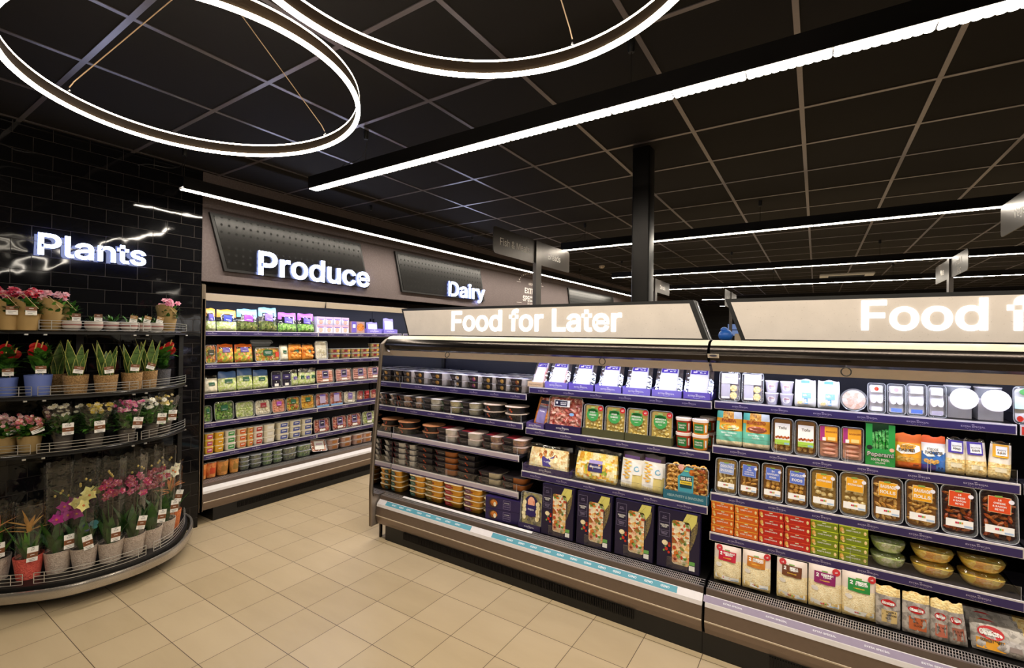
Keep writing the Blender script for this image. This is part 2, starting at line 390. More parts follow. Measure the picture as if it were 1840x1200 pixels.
# ---------------------------------------------------------------- linear lamps hung from the ceiling
LENS = emi('#fff4e2', STRIP_E); LENSE = emi('#fff4e2', 9, 'edge'); LENSE.cycles.emission_sampling = 'NONE'
def strip(axis, c, a, b_, z, label, hang, mods=.285, lead=0, scal=True):
    """axis 'x' or 'y' runs the lamp along that axis from a to b_ at cross position c"""
    root = empty('linear_ceiling_lamp', ((a, c, z) if axis == 'x' else (c, a, z))); Lr = b_ - a
    P = (lambda u, v, w: (u, v, w)) if axis == 'x' else (lambda u, v, w: (v, u, w))
    h = MB()
    prof = [(-.036, .0), (-.036, .085), (.036, .085), (.036, 0), (.031, 0), (.031, .012), (-.031, .012), (-.031, 0)]
    if axis == 'x': h.prism(prof, 'x', 0, Lr, DARKM)
    else: h.prism(prof, 'y', 0, Lr, DARKM)
    h.build('housing', root, False)
    g = MB(); e = MB(); n = max(1, round(Lr / mods))
    for k in range(n):
        u0, u1 = Lr * k / n + .003, Lr * (k + 1) / n - .003
        g.raw([P(u0, -.025, -.002), P(u1, -.025, -.002), P(u1, .025, -.002), P(u0, .025, -.002)], [(0, 1, 2, 3)], LENS)
        if scal:
            m = max(2, round((u1 - u0) / .028))
            for q in range(m):
                uc = u0 + (u1 - u0) * (q + .5) / m
                for sgn in (-1, 1):
                    ring = [P(uc + .0135 * math.cos(t * PI / 5), sgn * (.0245 + .0105 * math.sin(t * PI / 5)), -.0035) for t in range(6)]
                    e.poly(ring, LENSE)
    if scal:
        for f, pm in zip(e.f, e.m): g.raw([e.v[i] for i in f], [tuple(range(len(f)))], LENSE)
    g.build('lens', root, False)
    wm = col('#3b3632', .4, .7)
    for u in hang:
        w = MB(); w.tube([P(u - a, 0, .085), P(u - a, 0, CZ - z - .03)], .0022, wm, 4); w.lathe([(.013, CZ - z - .05), (.016, CZ - z - .04), (.016, CZ - z)], BLK, 10, P(u - a, 0, 0)[:2])
        w.blob(P(u - a, 0, .09), (.009, .009, .006), CHROME); w.build('hanging_wire', root)
    if hang:
        w = MB(); u = hang[0] - a
        w.tube(cat([P(u - .28, 0, .088), P(u - .22, .0, .115), P(u - .08, .012, .13), P(u, .006, .2), P(u, .004, CZ - z)], 5), .0022, BLK, 5); w.build('power_cord', root)
    tag(root, label, 'ceiling lamp', 'linear ceiling lamps')
    return root
strip('y', -3.89, 1.53, 11.7, 2.665, 'long black linear lamp running above the produce and dairy cabinets', [1.55, 3.26, 4.97, 6.7, 8.4, 10.1])
strip('x', 2.055, -3.09, 4.6, 2.67, 'nearest linear lamp crossing over the floor between the aisles, with bright lens blocks', [-2.51, -.712, 1.1, 2.9])
strip('x', 5.09, -2.60, 5.4, 2.67, 'second linear lamp from the viewer, starting behind the fish and breads sign', [-2.3, -.464, 1.35, 3.1])
strip('x', 7.86, -3.02, 5.8, 2.67, 'third linear lamp from the viewer, passing behind the black column', [-2.85, -1.1, .7, 2.5])
strip('x', 10.3, -2.86, 6.2, 2.67, 'fourth linear lamp from the viewer, beyond the ceiling air vent', [-2.5, -.7, 1.1], scal=False)
strip('x', 13.4, -2.6, 6.2, 2.67, 'fifth linear lamp far at the back, seen in the gap between the header signs', [], scal=False)
strip('x', 16.2, -2.6, 6.2, 2.67, 'farthest linear lamp low in the gap between the header signs', [], scal=False)
strip('x', -.95, -3.3, 5.0, 2.67, 'unseen linear lamp added behind the viewer for light on the floor', [-2.5, .9, 2.7], scal=False)  # unseen lamp continuing the row's spacing, added to light the floor

# ---------------------------------------------------------------- ring pendants
def ring(c, tilt, R, dz, label, feet, canopy):
    root = empty('ring_pendant_lamp', (c[0], c[1], c[2]))
    em = emi('#fff2dc', RING_E); et = emi('#fff2dc', RING_E * .55, 'top'); n = 96
    S = lambda t, r, z: ((R + r) * math.cos(t), (R + r) * math.sin(t), z + tilt[0] * R * math.cos(t) + tilt[1] * R * math.sin(t))
    def band(prof, m, nm):
        q = MB(); q.loft([[S(2 * PI * i / n, r, z) for r, z in prof] for i in list(range(n)) + [0]], m, False, False); return q.build(nm, root)
    bd = clear(.2, '#5a4a3c', .5)
    band([(-.004, .005), (.004, .005), (.004, dz - .003), (-.004, dz - .003)], col('#33291f', .3), 'band')
    band([(-.0075, -.004), (.0075, -.004), (.0075, .004), (-.0075, .004)], em, 'lower_light')
    band([(-.004, dz - .001), (.004, dz - .001), (.004, dz + .003), (-.004, dz + .003)], et, 'upper_light')
    for a in feet:
        t = math.radians(a); p = S(t, -.002, dz); w = MB(); q = (canopy[0] - c[0], canopy[1] - c[1], CZ - c[2])
        k = (p[0] + (q[0] - p[0]) * .035, p[1] + (q[1] - p[1]) * .035, p[2] + .045)
        w.tube([(p[0], p[1], p[2]), (p[0], p[1], p[2] + .022), k, q], .0019, col('#b99d7e', .45), 5); w.blob((p[0], p[1], p[2] + .012), (.006, .006, .014), CHROME); w.build('suspension_cable', root)
    w = MB(); q = (canopy[0] - c[0], canopy[1] - c[1]); w.lathe([(.05, CZ - c[2] - .03), (.055, CZ - c[2])], BLK, 20, q); w.build('ceiling_rose', root)
    tag(root, label, 'pendant lamp', 'ring pendant lamps'); return root
ring((-1.837, .795, 2.47), (.071, .011), .518, .045, 'glowing ring pendant at the upper left, hanging in front of the plants wall', (210, 95, 330), (-1.893, .821))
ring((-.615, .748, 2.45), (0, 0), .527, .045, 'glowing ring pendant at the top middle, cut off by the picture edge', (91, 205, 330), (-.62, .75))

# ---------------------------------------------------------------- lettering on the walls and header signs
WL = lambda x0: (lambda u, v, l: (x0 + l, u, v))        # wall plane facing +x, u along +y
LET = emi('#ccd8ff', 13); LSIDE = emi('#8aa0ff', .7)
def wall_word(t, y0, y1, z0, h, name, label):
    xb = -4.3 if t == 'Plants' else -4.268
    q = MB(); q.text3d(WL(-4.262), t, y0, z0, h, .016, LET, LSIDE, .016, y1 - y0)
    for k in range(3):
        yy = y0 + (y1 - y0) * (.1 + .4 * k); q.box(xb, -4.261, yy - .004, yy + .004, z0 + h * .4, z0 + h * .44, BLK)
    o = q.build(name, None, False); tag(o, label, 'sign', 'lit lettering on the left wall'); return o
wall_word('Plants', .861, 1.447, 2.118, .135, 'lit_letters', 'glowing white Plants lettering on the black tiled wall')
wall_word('Produce', 2.295, 3.552, 2.157, .205, 'lit_letters', 'glowing white Produce lettering above the left chiller')
wall_word('Dairy', 4.918, 5.756, 2.172, .19, 'lit_letters', 'glowing white Dairy lettering on the left bulkhead')
PERF = perf_mat()
def board(y0, y1, label):
    r = empty('perforated_board', (X0, y0, 2.14))
    f = MB(); P = [(0, .49), (y1 - y0, .49), (y1 - y0 + .125, .01), (.125, .01)]
    Q = [(.03, .465), (y1 - y0 - .012, .465), (y1 - y0 + .098, .035), (.15, .035)]
    f.prism(P, 'x', 0, .028, BLK); f.build('frame', r, False)
    f = MB(); f.prism(Q, 'x', .0285, .031, PERF); f.build('perforated_sheet', r, False)
    tag(r, label, 'wall panel', 'slanted panels on the bulkhead')
board(1.893, 3.44, 'slanted black perforated panel behind the Produce lettering')
board(3.953, 5.66, 'slanted black perforated panel behind the Dairy lettering')
board(8.66, 11.2, 'slanted black perforated panel farthest along the bulkhead, beyond the wall decal')
q = MB(); wm = col('#d8cfcc', .6)
for t, z, h in (('ASDA', 2.555, .04), ('EXTRA', 2.43, .09), ('SPECIAL', 2.29, .09)): q.text(WL(-4.3), t, 7.2, z, h * 1.16, wm, .002, .02)
for s_ in (-1, 1): q.rect(WL(-4.3), 7.2 + s_ * .4, 2.56, .13, .006, wm, .002); q.rect(WL(-4.3), 7.2 + s_ * .38, 2.205, .16, .006, wm, .002)
q.text(WL(-4.3), 'EST. 1965', 7.2, 2.205, .035, wm, .002, .01)
for k in range(15):
    a = PI * (.14 + .72 * k / 14); q.rect(WL(-4.3), 7.2 + .42 * math.cos(a), 2.5 + .24 * math.sin(a), .022, .03, wm, .002, a - PI / 2)
o = q.build('wall_decal', None, False); tag(o, 'pale lettering decal with an arched crest on the grey bulkhead', 'decal')

def header(x0, x1, text, tx0, tx1, tz, th, label):
    r = empty('header_sign', (x0, 2.835, 1.612)); L_ = x1 - x0; sh = -.085; H_ = .232
    f = MB(); O = [(0, 0), (L_, 0), (L_ + sh, H_), (sh, H_)]
    f.prism(O, 'y', .012, .13, BLK); f.prism([(L_ + .001, 0), (L_ + .004, 0), (L_ + sh + .004, H_), (L_ + sh + .001, H_)], 'y', .06, .075, CHROME); f.build('frame', r, False)
    m, bs, mx = speckle('lit_concrete_print' + text, '#c6bbb0', '#b3a79b', .6, 150, .68)
    m.node_tree.links.new(mx.outputs[2], bs.inputs['Emission Color']); bs.inputs['Emission Strength'].default_value = .13
    d = .02; fp = MB(); I = [(d, .008), (L_ - d - .012, .008), (L_ + sh * .92 - d - .008, H_ - .02), (sh * .92 + d + .004, H_ - .02)]
    fp.prism(I, 'y', .004, .0125, m); fp.build('lit_panel', r, False)
    q = MB(); V, F, tw = text2d(text, .018, 4); k = (tx1 - tx0) / tw
    q.raw([(tx0 - x0 + x * k, .0015, tz - 1.612 + y * th) for x, y in V], F, emi('#ffffff', 2.6)); q.build('lettering', r, False)
    tag(r, label, 'sign', 'header signs on the island')
header(-2.905, -.515, 'Food for Later', -2.418, -1.025, 1.662, .143, 'slanted lit header sign reading Food for Later on the left island chiller')
header(-.345, 2.03, 'Food for Now', .184, 1.42, 1.676, .134, 'slanted lit header sign on the right island chiller, running out of the frame')

def aisle_sign(x, ya, yp, yb, z0, z1, words, label, face=1):
    r = empty('aisle_sign', (x, yp, 1.6)); pm = col('#55504c', .33, .8); bm_ = col('#4a4541', .36, .7); tm = col('#e9e5e0', .5)
    p = MB(); p.box(-.02, .02, -.055, .055, -1.6, z1 - 1.6 - .001, pm); p.build('post', r, False)
    for (a, b_, w, sg) in ((ya, yp - .057, words[0], -1), (yp + .057, yb, words[1], 1)):
        q = MB(); c = (a + b_) / 2 - yp; P = rr(b_ - a, z1 - z0, .035, 4, c, (z0 + z1) / 2 - 1.6)
        q.prism(P, 'x', -.004, .004, bm_)
        for s_ in (-1, 1):
            fn = (lambda u, v, l, s_=s_: (s_ * (.004 + l), u * s_, v))
            lines = w.split('|')
            for i, t in enumerate(lines): q.text(fn, t, (c - (.03 if sg > 0 else 0)) * s_, (z0 + z1) / 2 - 1.6 + (.03 if len(lines) > 1 else .0) - .09 * i, .078, tm, .0008, .003, maxw=(b_ - a) * .84)
        q.build('sign_board', r, False)
    tag(r, label, 'sign', 'grey aisle signs on posts')
aisle_sign(-2.49, 3.49, 4.30, 5.06, 2.385, 2.633, ('Fish & Meats', 'Breads'), 'grey aisle sign reading Fish & Meats and Breads on a post')
aisle_sign(1.15, 3.25, 4.08, 4.90, 2.40, 2.63, ('Protein', 'Vegan'), 'grey aisle sign reading Protein, cut off at the right edge')
aisle_sign(1.3, 6.55, 7.33, 8.1, 2.36, 2.585, ('Fruit &|Veg', 'Nuts'), 'grey aisle sign at the right beyond the island, lettered Fruit')
aisle_sign(-2.2, 6.9, 7.62, 8.5, 2.37, 2.585, ('Tins', 'Cereals'), 'small grey aisle sign reading Cereals peeking out beside the black column')
aisle_sign(-1.35, 8.9, 9.6, 10.3, 2.2, 2.5, ('Pasta', 'Rice'), 'plain grey aisle sign seen over the end of the first header sign')
r = empty('ceiling_air_vent', (.5, 11.85, CZ)); q = MB(); q.prism(rr(.9, .9, .04, 3), 'z', -.03, 0, col('#c9ccd2', .5)); q.build('frame', r)
q = MB(); q.box(-.3, .3, -.3, .3, -.034, -.0305, col('#8a93a6', .5))
for k in range(9): q.box(-.3, .3, -.29 + .07 * k, -.275 + .07 * k, -.04, -.034, col('#30343c', .5))
q.build('grille', r, False); tag(r, 'square pale air vent set in the dark ceiling', 'air vent')
r = empty('smoke_detector', (-3.36, 8.2, CZ)); q = MB(); q.lathe([(.05, 0), (.055, -.02), (.05, -.035)], col('#c8b9a4', .5), 20); q.build('base', r); q = MB(); q.lathe([(.035, -.035), (.03, -.055)], col('#c8b9a4', .5), 20); q.build('sensor', r)
tag(r, 'round cream smoke detector on the ceiling near the Breads sign', 'smoke detector')

# ---------------------------------------------------------------- chiller cabinets
# local frame: x along the front, y into the cabinet (0 at the bumper), z up
def mirror_mat():
    m, N, L, b = newmat('mirror_steel'); b.inputs['Base Color'].default_value = (.8, .8, .82, 1); b.inputs['Metallic'].default_value = 1; b.inputs['Roughness'].default_value = .02; return m
def rail_text(q, fn, xs, z, t, h, m, crest=True):
    for x in xs:
        q.text(fn, t, x, z, h, m, .0008, .01, sx=1.25)
        if crest:
            q.rect(fn, x, z + h * 1.15, h * 1.3, h * .35, m, .0008)
            for k in range(7):
                a = -PI * (.12 + .76 * k / 6); q.rect(fn, x + h * 3.6 * math.cos(a), z - h * .2 + h * 1.75 * math.sin(a), h * .5, h * .13, m, .0008)
def cabinet(name, loc, rz, L_, H_, shelves, label, deep=.85, end=(True, False), band=None, led=True, tickets=None, canopy_front=None, group=None):
    r = empty(name, loc, rz)
    k = MB(); k.box(.1 if end[0] else 0, L_, .022, deep, 0, .115, BLK); k.box(.02 if end[0] else 0, L_, .05, deep, .1, .2, BLK)
    for i in range(int((L_ - .2) / .011)):
        x = .16 + i * .011
        if .35 < (x % 2.4) < 2.0 or i % 1 == 0 and (x % 2.4) > .3 and (x % 2.4) < 2.1: k.box(x, x + .005, .014, .0225, .055, .105, DARKM)
    k.build('kick_plate', r, False)
    f = MB(); f.prism([(.022, .112), (.006, .145), (0, .178), (.001, .186), (.009, .252), (.03, .252), (.03, .112)], 'x', .012, L_, BROWN); f.prism([(-.0015, .178), (-.0015, .184), (.002, .186), (.002, .176)], 'x', .012, L_, col('#c4b49c', .45, .2)); f.build('front_panel', r, False)
    f = MB(); f.prism([(.006, .2525), (.012, .272), (.04, .300), (.047, .300), (.047, .2525)], 'x', .012, L_, RAILW)
    f.prism([(.0405, .3005), (.047, .327), (.056, .329), (.056, .3005)], 'x', .012, L_, BROWN)
    Bd = lambda u, v, l: (u, .012 + v * .707 - l * .7, .272 + v * .707 + l * .7)
    if band:
        for (a, c, m, t, xs) in band:
            if m: f.raw([Bd(a, .003, .0006), Bd(c, .003, .0006), Bd(c, .036, .0006), Bd(a, .036, .0006)], [(0, 1, 2, 3)], m)
            if t:
                for x in xs: f.text(Bd, t, x, .02, .0125 if t == 'GINO' else .008, col('#f2f2f2', .5), .0012, .012, sx=1.2)
    f.build('bumper', r, False)
    g = MB(); gg = col('#b9b0a8', .35, .6)
    g.box(.012, L_, .056, .104, .318, .3225, BLK)
    n = int((L_ - .03) / .0095)
    for i in range(n):
        x = .016 + i * .0095; g.raw([(x, .056, .3295), (x + .003, .056, .3295), (x + .0085, .103, .341), (x + .0055, .103, .341)], [(0, 1, 2, 3)], gg)
    for y, z in ((.056, .3295), (.072, .334), (.088, .338), (.1035, .3425)): g.raw([(.012, y - .001, z), (L_, y - .001, z), (L_, y + .0015, z + .0008), (.012, y + .0015, z + .0008)], [(0, 1, 2, 3)], gg)
    g.build('air_grille', r, False)
    d = MB(); d.box(.012, L_, .105, deep - .05, .3, .34, DARKM); d.build('base_deck', r, False)
    p = MB(); p.box(0, L_, deep - .06, deep, .2, H_ - .05, NAVY)
    for x in (.02, L_ / 2, L_ - .02):
        p.box(x - .012, x + .012, deep - .075, deep - .058, .34, H_ - .2, DARKM)
    for i in range(4): p.box(0, L_, deep - .064, deep - .058, .7 + i * .3, .704 + i * .3, BLK)
    p.build('back_panel', r, False)
    cf = canopy_front if canopy_front is not None else .067
    c = MB(); tall = H_ > 1.8; cmt = col('#3a332e', .22, .7) if tall else STEELD; SIGNREFL = col('#d9cfba', .4) if not tall else cmt
    pts = [(.33, H_ + .001), (cf + .09, H_ + .001), (cf + .05, H_ - .008), (cf + .036, H_ - .017), (cf + .026, H_ - .027), (cf + .01, H_ - .045), (cf + .002, H_ - .066), (cf, H_ - .078), (cf + .004, H_ - .084), (cf + .02, H_ - .105), (cf + .046, H_ - .118), (cf + .09, H_ - .105), (.33, H_ - .1)] if not tall else [(.33, H_), (.14, H_), (.1, H_ - .01), (cf + .065, H_ - .074), (.12, H_ - .08), (.33, H_ - .08)]
    c.prism(pts, 'x', .012, L_, cmt)
    if not tall: c.loft([[(x, y - .0008, z + .0006) for y, z in pts[1:5]] for x in (.012, L_)], SIGNREFL, False, False, False)  # cream band paints in the header sign's reflection on the canopy edge
    c.box(0, L_, .3, deep, H_ - .06, H_ - .002, cmt); c.build('canopy', r, True, 25)
    c = MB()
    if tall: c.prism([(cf + .063, H_ - .075), (cf + .067, H_ - .075), (cf + .085, H_ - .137), (cf + .081, H_ - .137)], 'x', .012, L_, CREAM); c.box(.012, L_, .12, deep - .06, H_ - .1, H_ - .09, col('#5a5560', .5)); c.box(L_ / 2 - .002, L_ / 2 + .002, cf + .062, cf + .085, H_ - .137, H_ - .074, BLK)
    else: c.prism([(cf + .046, H_ - .1185), (cf + .049, H_ - .1185), (cf + .1, H_ - .165), (cf + .097, H_ - .165)], 'x', .012, L_, CREAM); c.box(.012, L_, cf + .1, deep - .06, H_ - .13, H_ - .12, CREAM)
    c.build('valance', r, False)
    if led:
        c = MB(); ly = cf + .108; lz = H_ - .12 if tall else H_ - .135; c.raw([(.05, ly, lz), (L_ - .02, ly, lz), (L_ - .02, ly + .022, lz + .007), (.05, ly + .022, lz + .007)], [(0, 1, 2, 3)], emi('#dce2ff', CAB_E)); c.build('led_tube', r, False)
    for e_, x in ((end[0], 0), (end[1], L_)):
        if not e_: continue
        prof = [(-.037, .10), (-.042, .39), (-.028, .65), (.009, 1.09)] if H_ < 1.8 else [(-.010, .112), (-.010, .39), (-.010, .65), (-.01, 1.9)]
        top = [(.035, H_ - .286), (.045, H_ - .115), (.055, H_ - .066), (.105, H_ - .028), (.185, H_), (.345, H_ - .003)] if H_ < 1.8 else [(-.008, H_ - .01), (.02, H_), (.345, H_)]
        pr = prof + top; s_ = 1 if x == 0 else -1
        q = MB(); q.prism(pr + [(deep, H_ - .003), (deep, .1)], 'x', x - .022 * s_, x, col('#9b8f82', .4, .6)); q.prism([(u, v) for u, v in pr] + [(u + .013, v - .004) for u, v in pr[::-1]], 'x', x - .024 * s_, x + .003 * s_, col('#a08f7c', .4, .5)); q.build('end_panel', r, True, 25)
        q = MB(); hi = [(u + .0135, min(v, H_ - .13)) for u, v in prof if v > .36]; q.raw([(x + .0125 * s_, u, v) for u, v in [(hi[0][0], .34)] + hi[:] + ([(.05, H_ - .13)] if H_ < 1.8 else [(.05, H_ - .13)]) + [(deep - .06, H_ - .13), (deep - .06, .34)]], [tuple(range(len(hi) + 4))], mirror_mat() if 'mirror_steel' not in _mats else _mats['mirror_steel']); q.build('mirror_lining', r, False)
        if H_ < 1.8:
            q = MB(); q.box(x + .02, x + .035, .03, .05, 0, .13, STEELD); q.box(x + .0, x + .02, .04, .05, .1, .13, STEEL); q.build('foot', r, False)
    for sh in shelves:
        a, c_, z, y, style = sh[:5]; txts = sh[5] if len(sh) > 5 else []
        q = MB(); q.box(a, c_, y + .006, deep - .07, z - .022, z - .001, col('#2a2730', .45)); q.box(a + .01, a + .03, y + .02, deep - .07, z - .05, z - .02, DARKM); q.box(c_ - .03, c_ - .01, y + .02, deep - .07, z - .05, z - .02, DARKM); so = q.build('shelf', r, False)
        q = MB(); pm = {'p': PURP, 'l': LILAC, 'r': col('#d8362b', .4)}[style]
        q.box(a, c_, y - .001, y + .008, z - .043, z + .0005, RAILW); q.box(a + .004, c_ - .004, y - .0022, y - .0005, z - .040, z - .0065, pm)
        if style == 'l': q.box(a + .004, c_ - .004, y - .0026, y - .002, z - .041, z - .033, PURP)
        if txts: rail_text(q, flat(y - .0022), txts, z - .0235, 'EXTRA SPECIAL', .0068, col('#cfc4dc', .5))
        ro = q.build('price_rail', so, False)
        if len(sh) > 6 and sh[6]:
            q = MB()
            for (u0, u1) in sh[6]:
                q.raw([(u0, y + .004, z), (u1, y + .004, z), (u1, y + .004, z + .055), (u0, y + .004, z + .055)], [(0, 1, 2, 3)], clear(.05, '#ffffff', .1))
                q.box(u0, u1, y + .0032, y + .0048, z + .0545, z + .0555, clear(.2, '#d8d8dc', 1.2))
                for u in (u0, u1): q.box(u - .0006, u + .0006, y + .003, y + .005, z, z + .056, col('#c8c8cc', .3))
            q.build('clear_riser', so, False)
    tag(r, label, 'chiller cabinet', group)
    return r
IX, IY = -2.94, 2.545
def sx(L_, off): return [x - off for x in L_]
am = [-1.557, -1.364, -1.172, -.982, -.791, -.605]; al = [-2.72, -2.53, -2.34, -2.15, -1.96, -1.78]; bt = [-.344, -.158, .03, .209, .393, .577]
TEAL = col('#4d93a3', .4); MAUVE = col('#8d7f93', .4)
cabA = cabinet('island_chiller', (IX, IY, 0), 0, 2.46, 1.611, [
    (.015, 1.25, 1.218, .245, 'p', sx(al, IX), [(.03, .6), (.61, 1.235)]), (.015, 1.25, 1.021, .2, 'p', sx(al, IX), [(.03, .6), (.61, 1.235)]), (.015, 1.25, .807, .155, 'l', [], [(.03, .6), (.61, 1.235)]), (.015, 1.25, .556, .155, 'l', [], [(.03, .6), (.61, 1.235)]),
    (1.27, 2.455, 1.271, .25, 'p', sx(am, IX)), (1.27, 2.455, .994, .21, 'p', sx(am, IX)), (1.27, 2.455, .712, .16, 'p', sx(am, IX), [(1.275, 2.45)])],
    'left island chiller under the Food for Later sign, steel end panel at its left', end=(True, False),
    band=[(.1, .95, TEAL, 'GINO', [x - IX for x in (-2.75, -2.67, -2.59, -2.48, -2.39, -2.29, -2.2, -2.11)]), (1.128, 2.333, TEAL, 'GINO', [x - IX for x in (-1.67, -1.58, -1.49, -1.39, -1.3, -1.21, -1.12, -1.03, -.94, -.85, -.76, -.67)])], group='chiller cabinets')
cabB = cabinet('island_chiller', (-.478, IY, 0), 0, 2.39, 1.611, [
    (.004, 1.19, 1.274, .27, 'p', sx(bt, -.478)), (.004, 1.19, 1.036, .22, 'p', sx(bt, -.478), [(.01, .3), (.31, .6), (.61, .9), (.91, 1.18)]), (.004, 1.19, .787, .18, 'p', sx(bt, -.478)), (.004, 1.19, .578, .165, 'p', sx(bt, -.478), [(.62, 1.18)]),
    (1.20, 2.385, 1.274, .27, 'r'), (1.20, 2.385, 1.036, .22, 'r'), (1.20, 2.385, .787, .18, 'r'), (1.20, 2.385, .578, .165, 'r')],
    'right island chiller filled with snack trays and sandwiches, running out of the frame', end=(False, False), band=[(.003, 2.39, MAUVE, 'EXTRA SPECIAL', [.14 + .19 * k for k in range(11)])], group='chiller cabinets')
PX = -4.315; PY = 1.885
py = [.13 + .2 * k for k in range(6)]
def psh(z): return [(.015, 1.172, z, .145, 'p', py), (1.178, 2.37, z, .145, 'p', [1.2 + v for v in py])]
cabP = cabinet('wall_chiller', (PX, PY, 0), PI / 2, 2.38, 2.03, psh(1.633) + psh(1.343) + psh(1.083) + psh(.826) + psh(.548), 'tall wall chiller under the Produce lettering, full of salads and meat packs', deep=.78, end=(True, False), canopy_front=-.02, group='chiller cabinets')
cabQ = cabinet('wall_chiller', (PX, PY + 2.385, 0), PI / 2, 2.38, 2.03, psh(1.633) + psh(1.343) + psh(1.083) + psh(.826) + psh(.548), 'tall wall chiller farther along, mostly hidden behind the island', deep=.78, end=(False, False), canopy_front=-.02, group='chiller cabinets')
# island's back half: a run of plain shelving seen only from the other aisle
b = MB(); b.box(0, 4.85, 0, .45, 0, 1.6, BLK); o = b.build('island_gondola', None, False); o.location = (-2.94, 3.4, 0); tag(o, 'plain dark shelving backing the island chillers', 'shelving')
# pull cords of the night blinds
for i, (x, rot) in enumerate(((-2.256, .5), (-1.057, .0), (.115, .1))):
    r = empty('blind_pull_ring', (x, 2.606, 1.478)); q = MB(); q.tube([(.019 * math.cos(2 * PI * k / 18), -.002 + rot * .012 * math.sin(2 * PI * k / 18), .019 * math.sin(2 * PI * k / 18)) for k in range(18)], .0028, BLK, 6, True); q.build('ring', r)
    q = MB(); q.tube([(0, 0, .018), (0, .01, .03)], .002, BLK, 5); q.build('cord', r)
    tag(r, ('black blind pull ring hanging at the left end of the island canopy', 'black blind pull ring hanging over the purple trays of wrapped packs', 'black blind pull ring hanging over the tubs on the right chiller')[i], 'pull ring', 'blind pull rings')
q = MB(); q.box(0, .055, 0, .002, 0, .022, col('#cfc3b4', .5)); q.ell(flat(0), .0275, .013, .019, .006, col('#4a4a60', .5)); o = q.build('maker_plate', None, False); o.location = (-.475, 2.612, 1.520); o.rotation_euler = (.35, 0, 0); tag(o, 'small pale plate with a dark oval at the joint of the island canopy', 'label plate')
# white ticket strip laid over the left grille
q = MB(); q.raw([(0, 0, 0), (1.18, 0, 0), (1.18, .02, .005), (0, .02, .005)], [(0, 1, 2, 3)], col('#e6e0da', .45)); q.raw([(0, 0, -.002), (1.18, 0, -.002), (1.18, 0, 0), (0, 0, 0)], [(0, 1, 2, 3)], WHITE()); o = q.build('ticket_strip', None, False); o.location = (-2.72, 2.628, .3405); tag(o, 'white ticket strip along the foot of the gold tray stacks', 'ticket strip')
r = empty('blue_bag', (-.54, 3.62, 1.6)); q = MB(); q.blob((0, 0, .045), (.05, .05, .045), col('#2f6fd0', .4), n=2); q.blob((-.01, 0, .085), (.025, .03, .02), col('#2f6fd0', .4), n=2); q.build('body', r); tag(r, 'blue bag on top of the shelving seen between the header signs', 'bag')
q = MB(); q.box(0, .07, 0, .1, 0, .055, col('#b9a48a', .6)); q.box(.005, .065, .01, .09, .055, .058, col('#a08a70', .6)); o = q.build('carton', None, False); o.location = (-.48, 3.6, 1.6); tag(o, 'plain beige carton beside the blue bag behind the island', 'carton')

# ---------------------------------------------------------------- food surfaces
F_PASTA = food('pasta', ['#ecc95a', '#f6e084', '#faf0b8', '#e4b848'], 90)
F_SHRED = food('shred', ['#f3e3a8', '#fbf3cf', '#e9cd7c'], 140, stretch=(1, 1, .4))
F_MEAT = food('cured_meat', ['#b5423c', '#d66a5a', '#f0c0ae', '#9c2f2f', '#e08a78'], 55)
F_HAM = food('ham', ['#e39a92', '#f0b8ac', '#d88478'], 30)
F_NUG = food('crumb', ['#e0a03c', '#f0c266', '#d08a2c', '#f5d488'], 110)
F_EGG = food('pale_crumb', ['#ecca7c', '#f6e2a8', '#ddb05a'], 110)
F_BACON = food('glazed', ['#7a2c14', '#a5451f', '#c8722f', '#5c2013'], 70, .25)
F_LEAF = food('leaf', ['#2d5a1d', '#5e9436', '#9ac25a', '#1d3d14', '#d9e7a6'], 70)
F_PALE = food('pale_leaf', ['#dfe8a4', '#b9cf6a', '#f3f3d4', '#89a944'], 70)
F_VEG = food('mixed_veg', ['#e8892c', '#f2c24a', '#7ea63c', '#d8502a', '#f7e6a0'], 48)
F_TOM = food('tomato', ['#b3241d', '#d8402c', '#8b1a18', '#e46a48'], 30, .25)
F_OLIVE = food('dark_green', ['#2a3318', '#4c5a26', '#6f7a3a', '#1c2012', '#b0a860'], 60, .25)
F_PIZZA = food('pizza', ['#c9401f', '#e8b45c', '#f6e6ba', '#d96f2c', '#f9efd2', '#7a8a3a', '#b8321c'], 42, .4)
F_CREAMY = food('creamy', ['#efe6cc', '#f8f2e0', '#ddd0a8'], 40)
F_CURRY = food('curry', ['#b35a1c', '#d98432', '#8c3f14', '#e8ab55'], 60, .3)
F_SALAD = food('egg_salad', ['#f0c02c', '#f8dc5a', '#e09a1c', '#fbe88a', '#c87a14'], 45, .4)
F_PINK = food('salmon', ['#ef9a7a', '#f6b89c', '#e47c5e'], 30)
F_BREAD = food('bread', ['#efdcae', '#f7ebc8', '#e2c78c'], 220, .8, .3)
F_TORT = food('wrap_print', ['#e0952e', '#f0b84c', '#9c4a1c', '#f7dc8a'], 60)
CL = clear(); CLM = clear(.2, '#f2f4f6', .2, .14); CLB = clear(.15, '#f0f2f4', .4, .4)
GOLD = col('#dfa23a', .33, .7); GREY = col('#c6c8ca', .35)

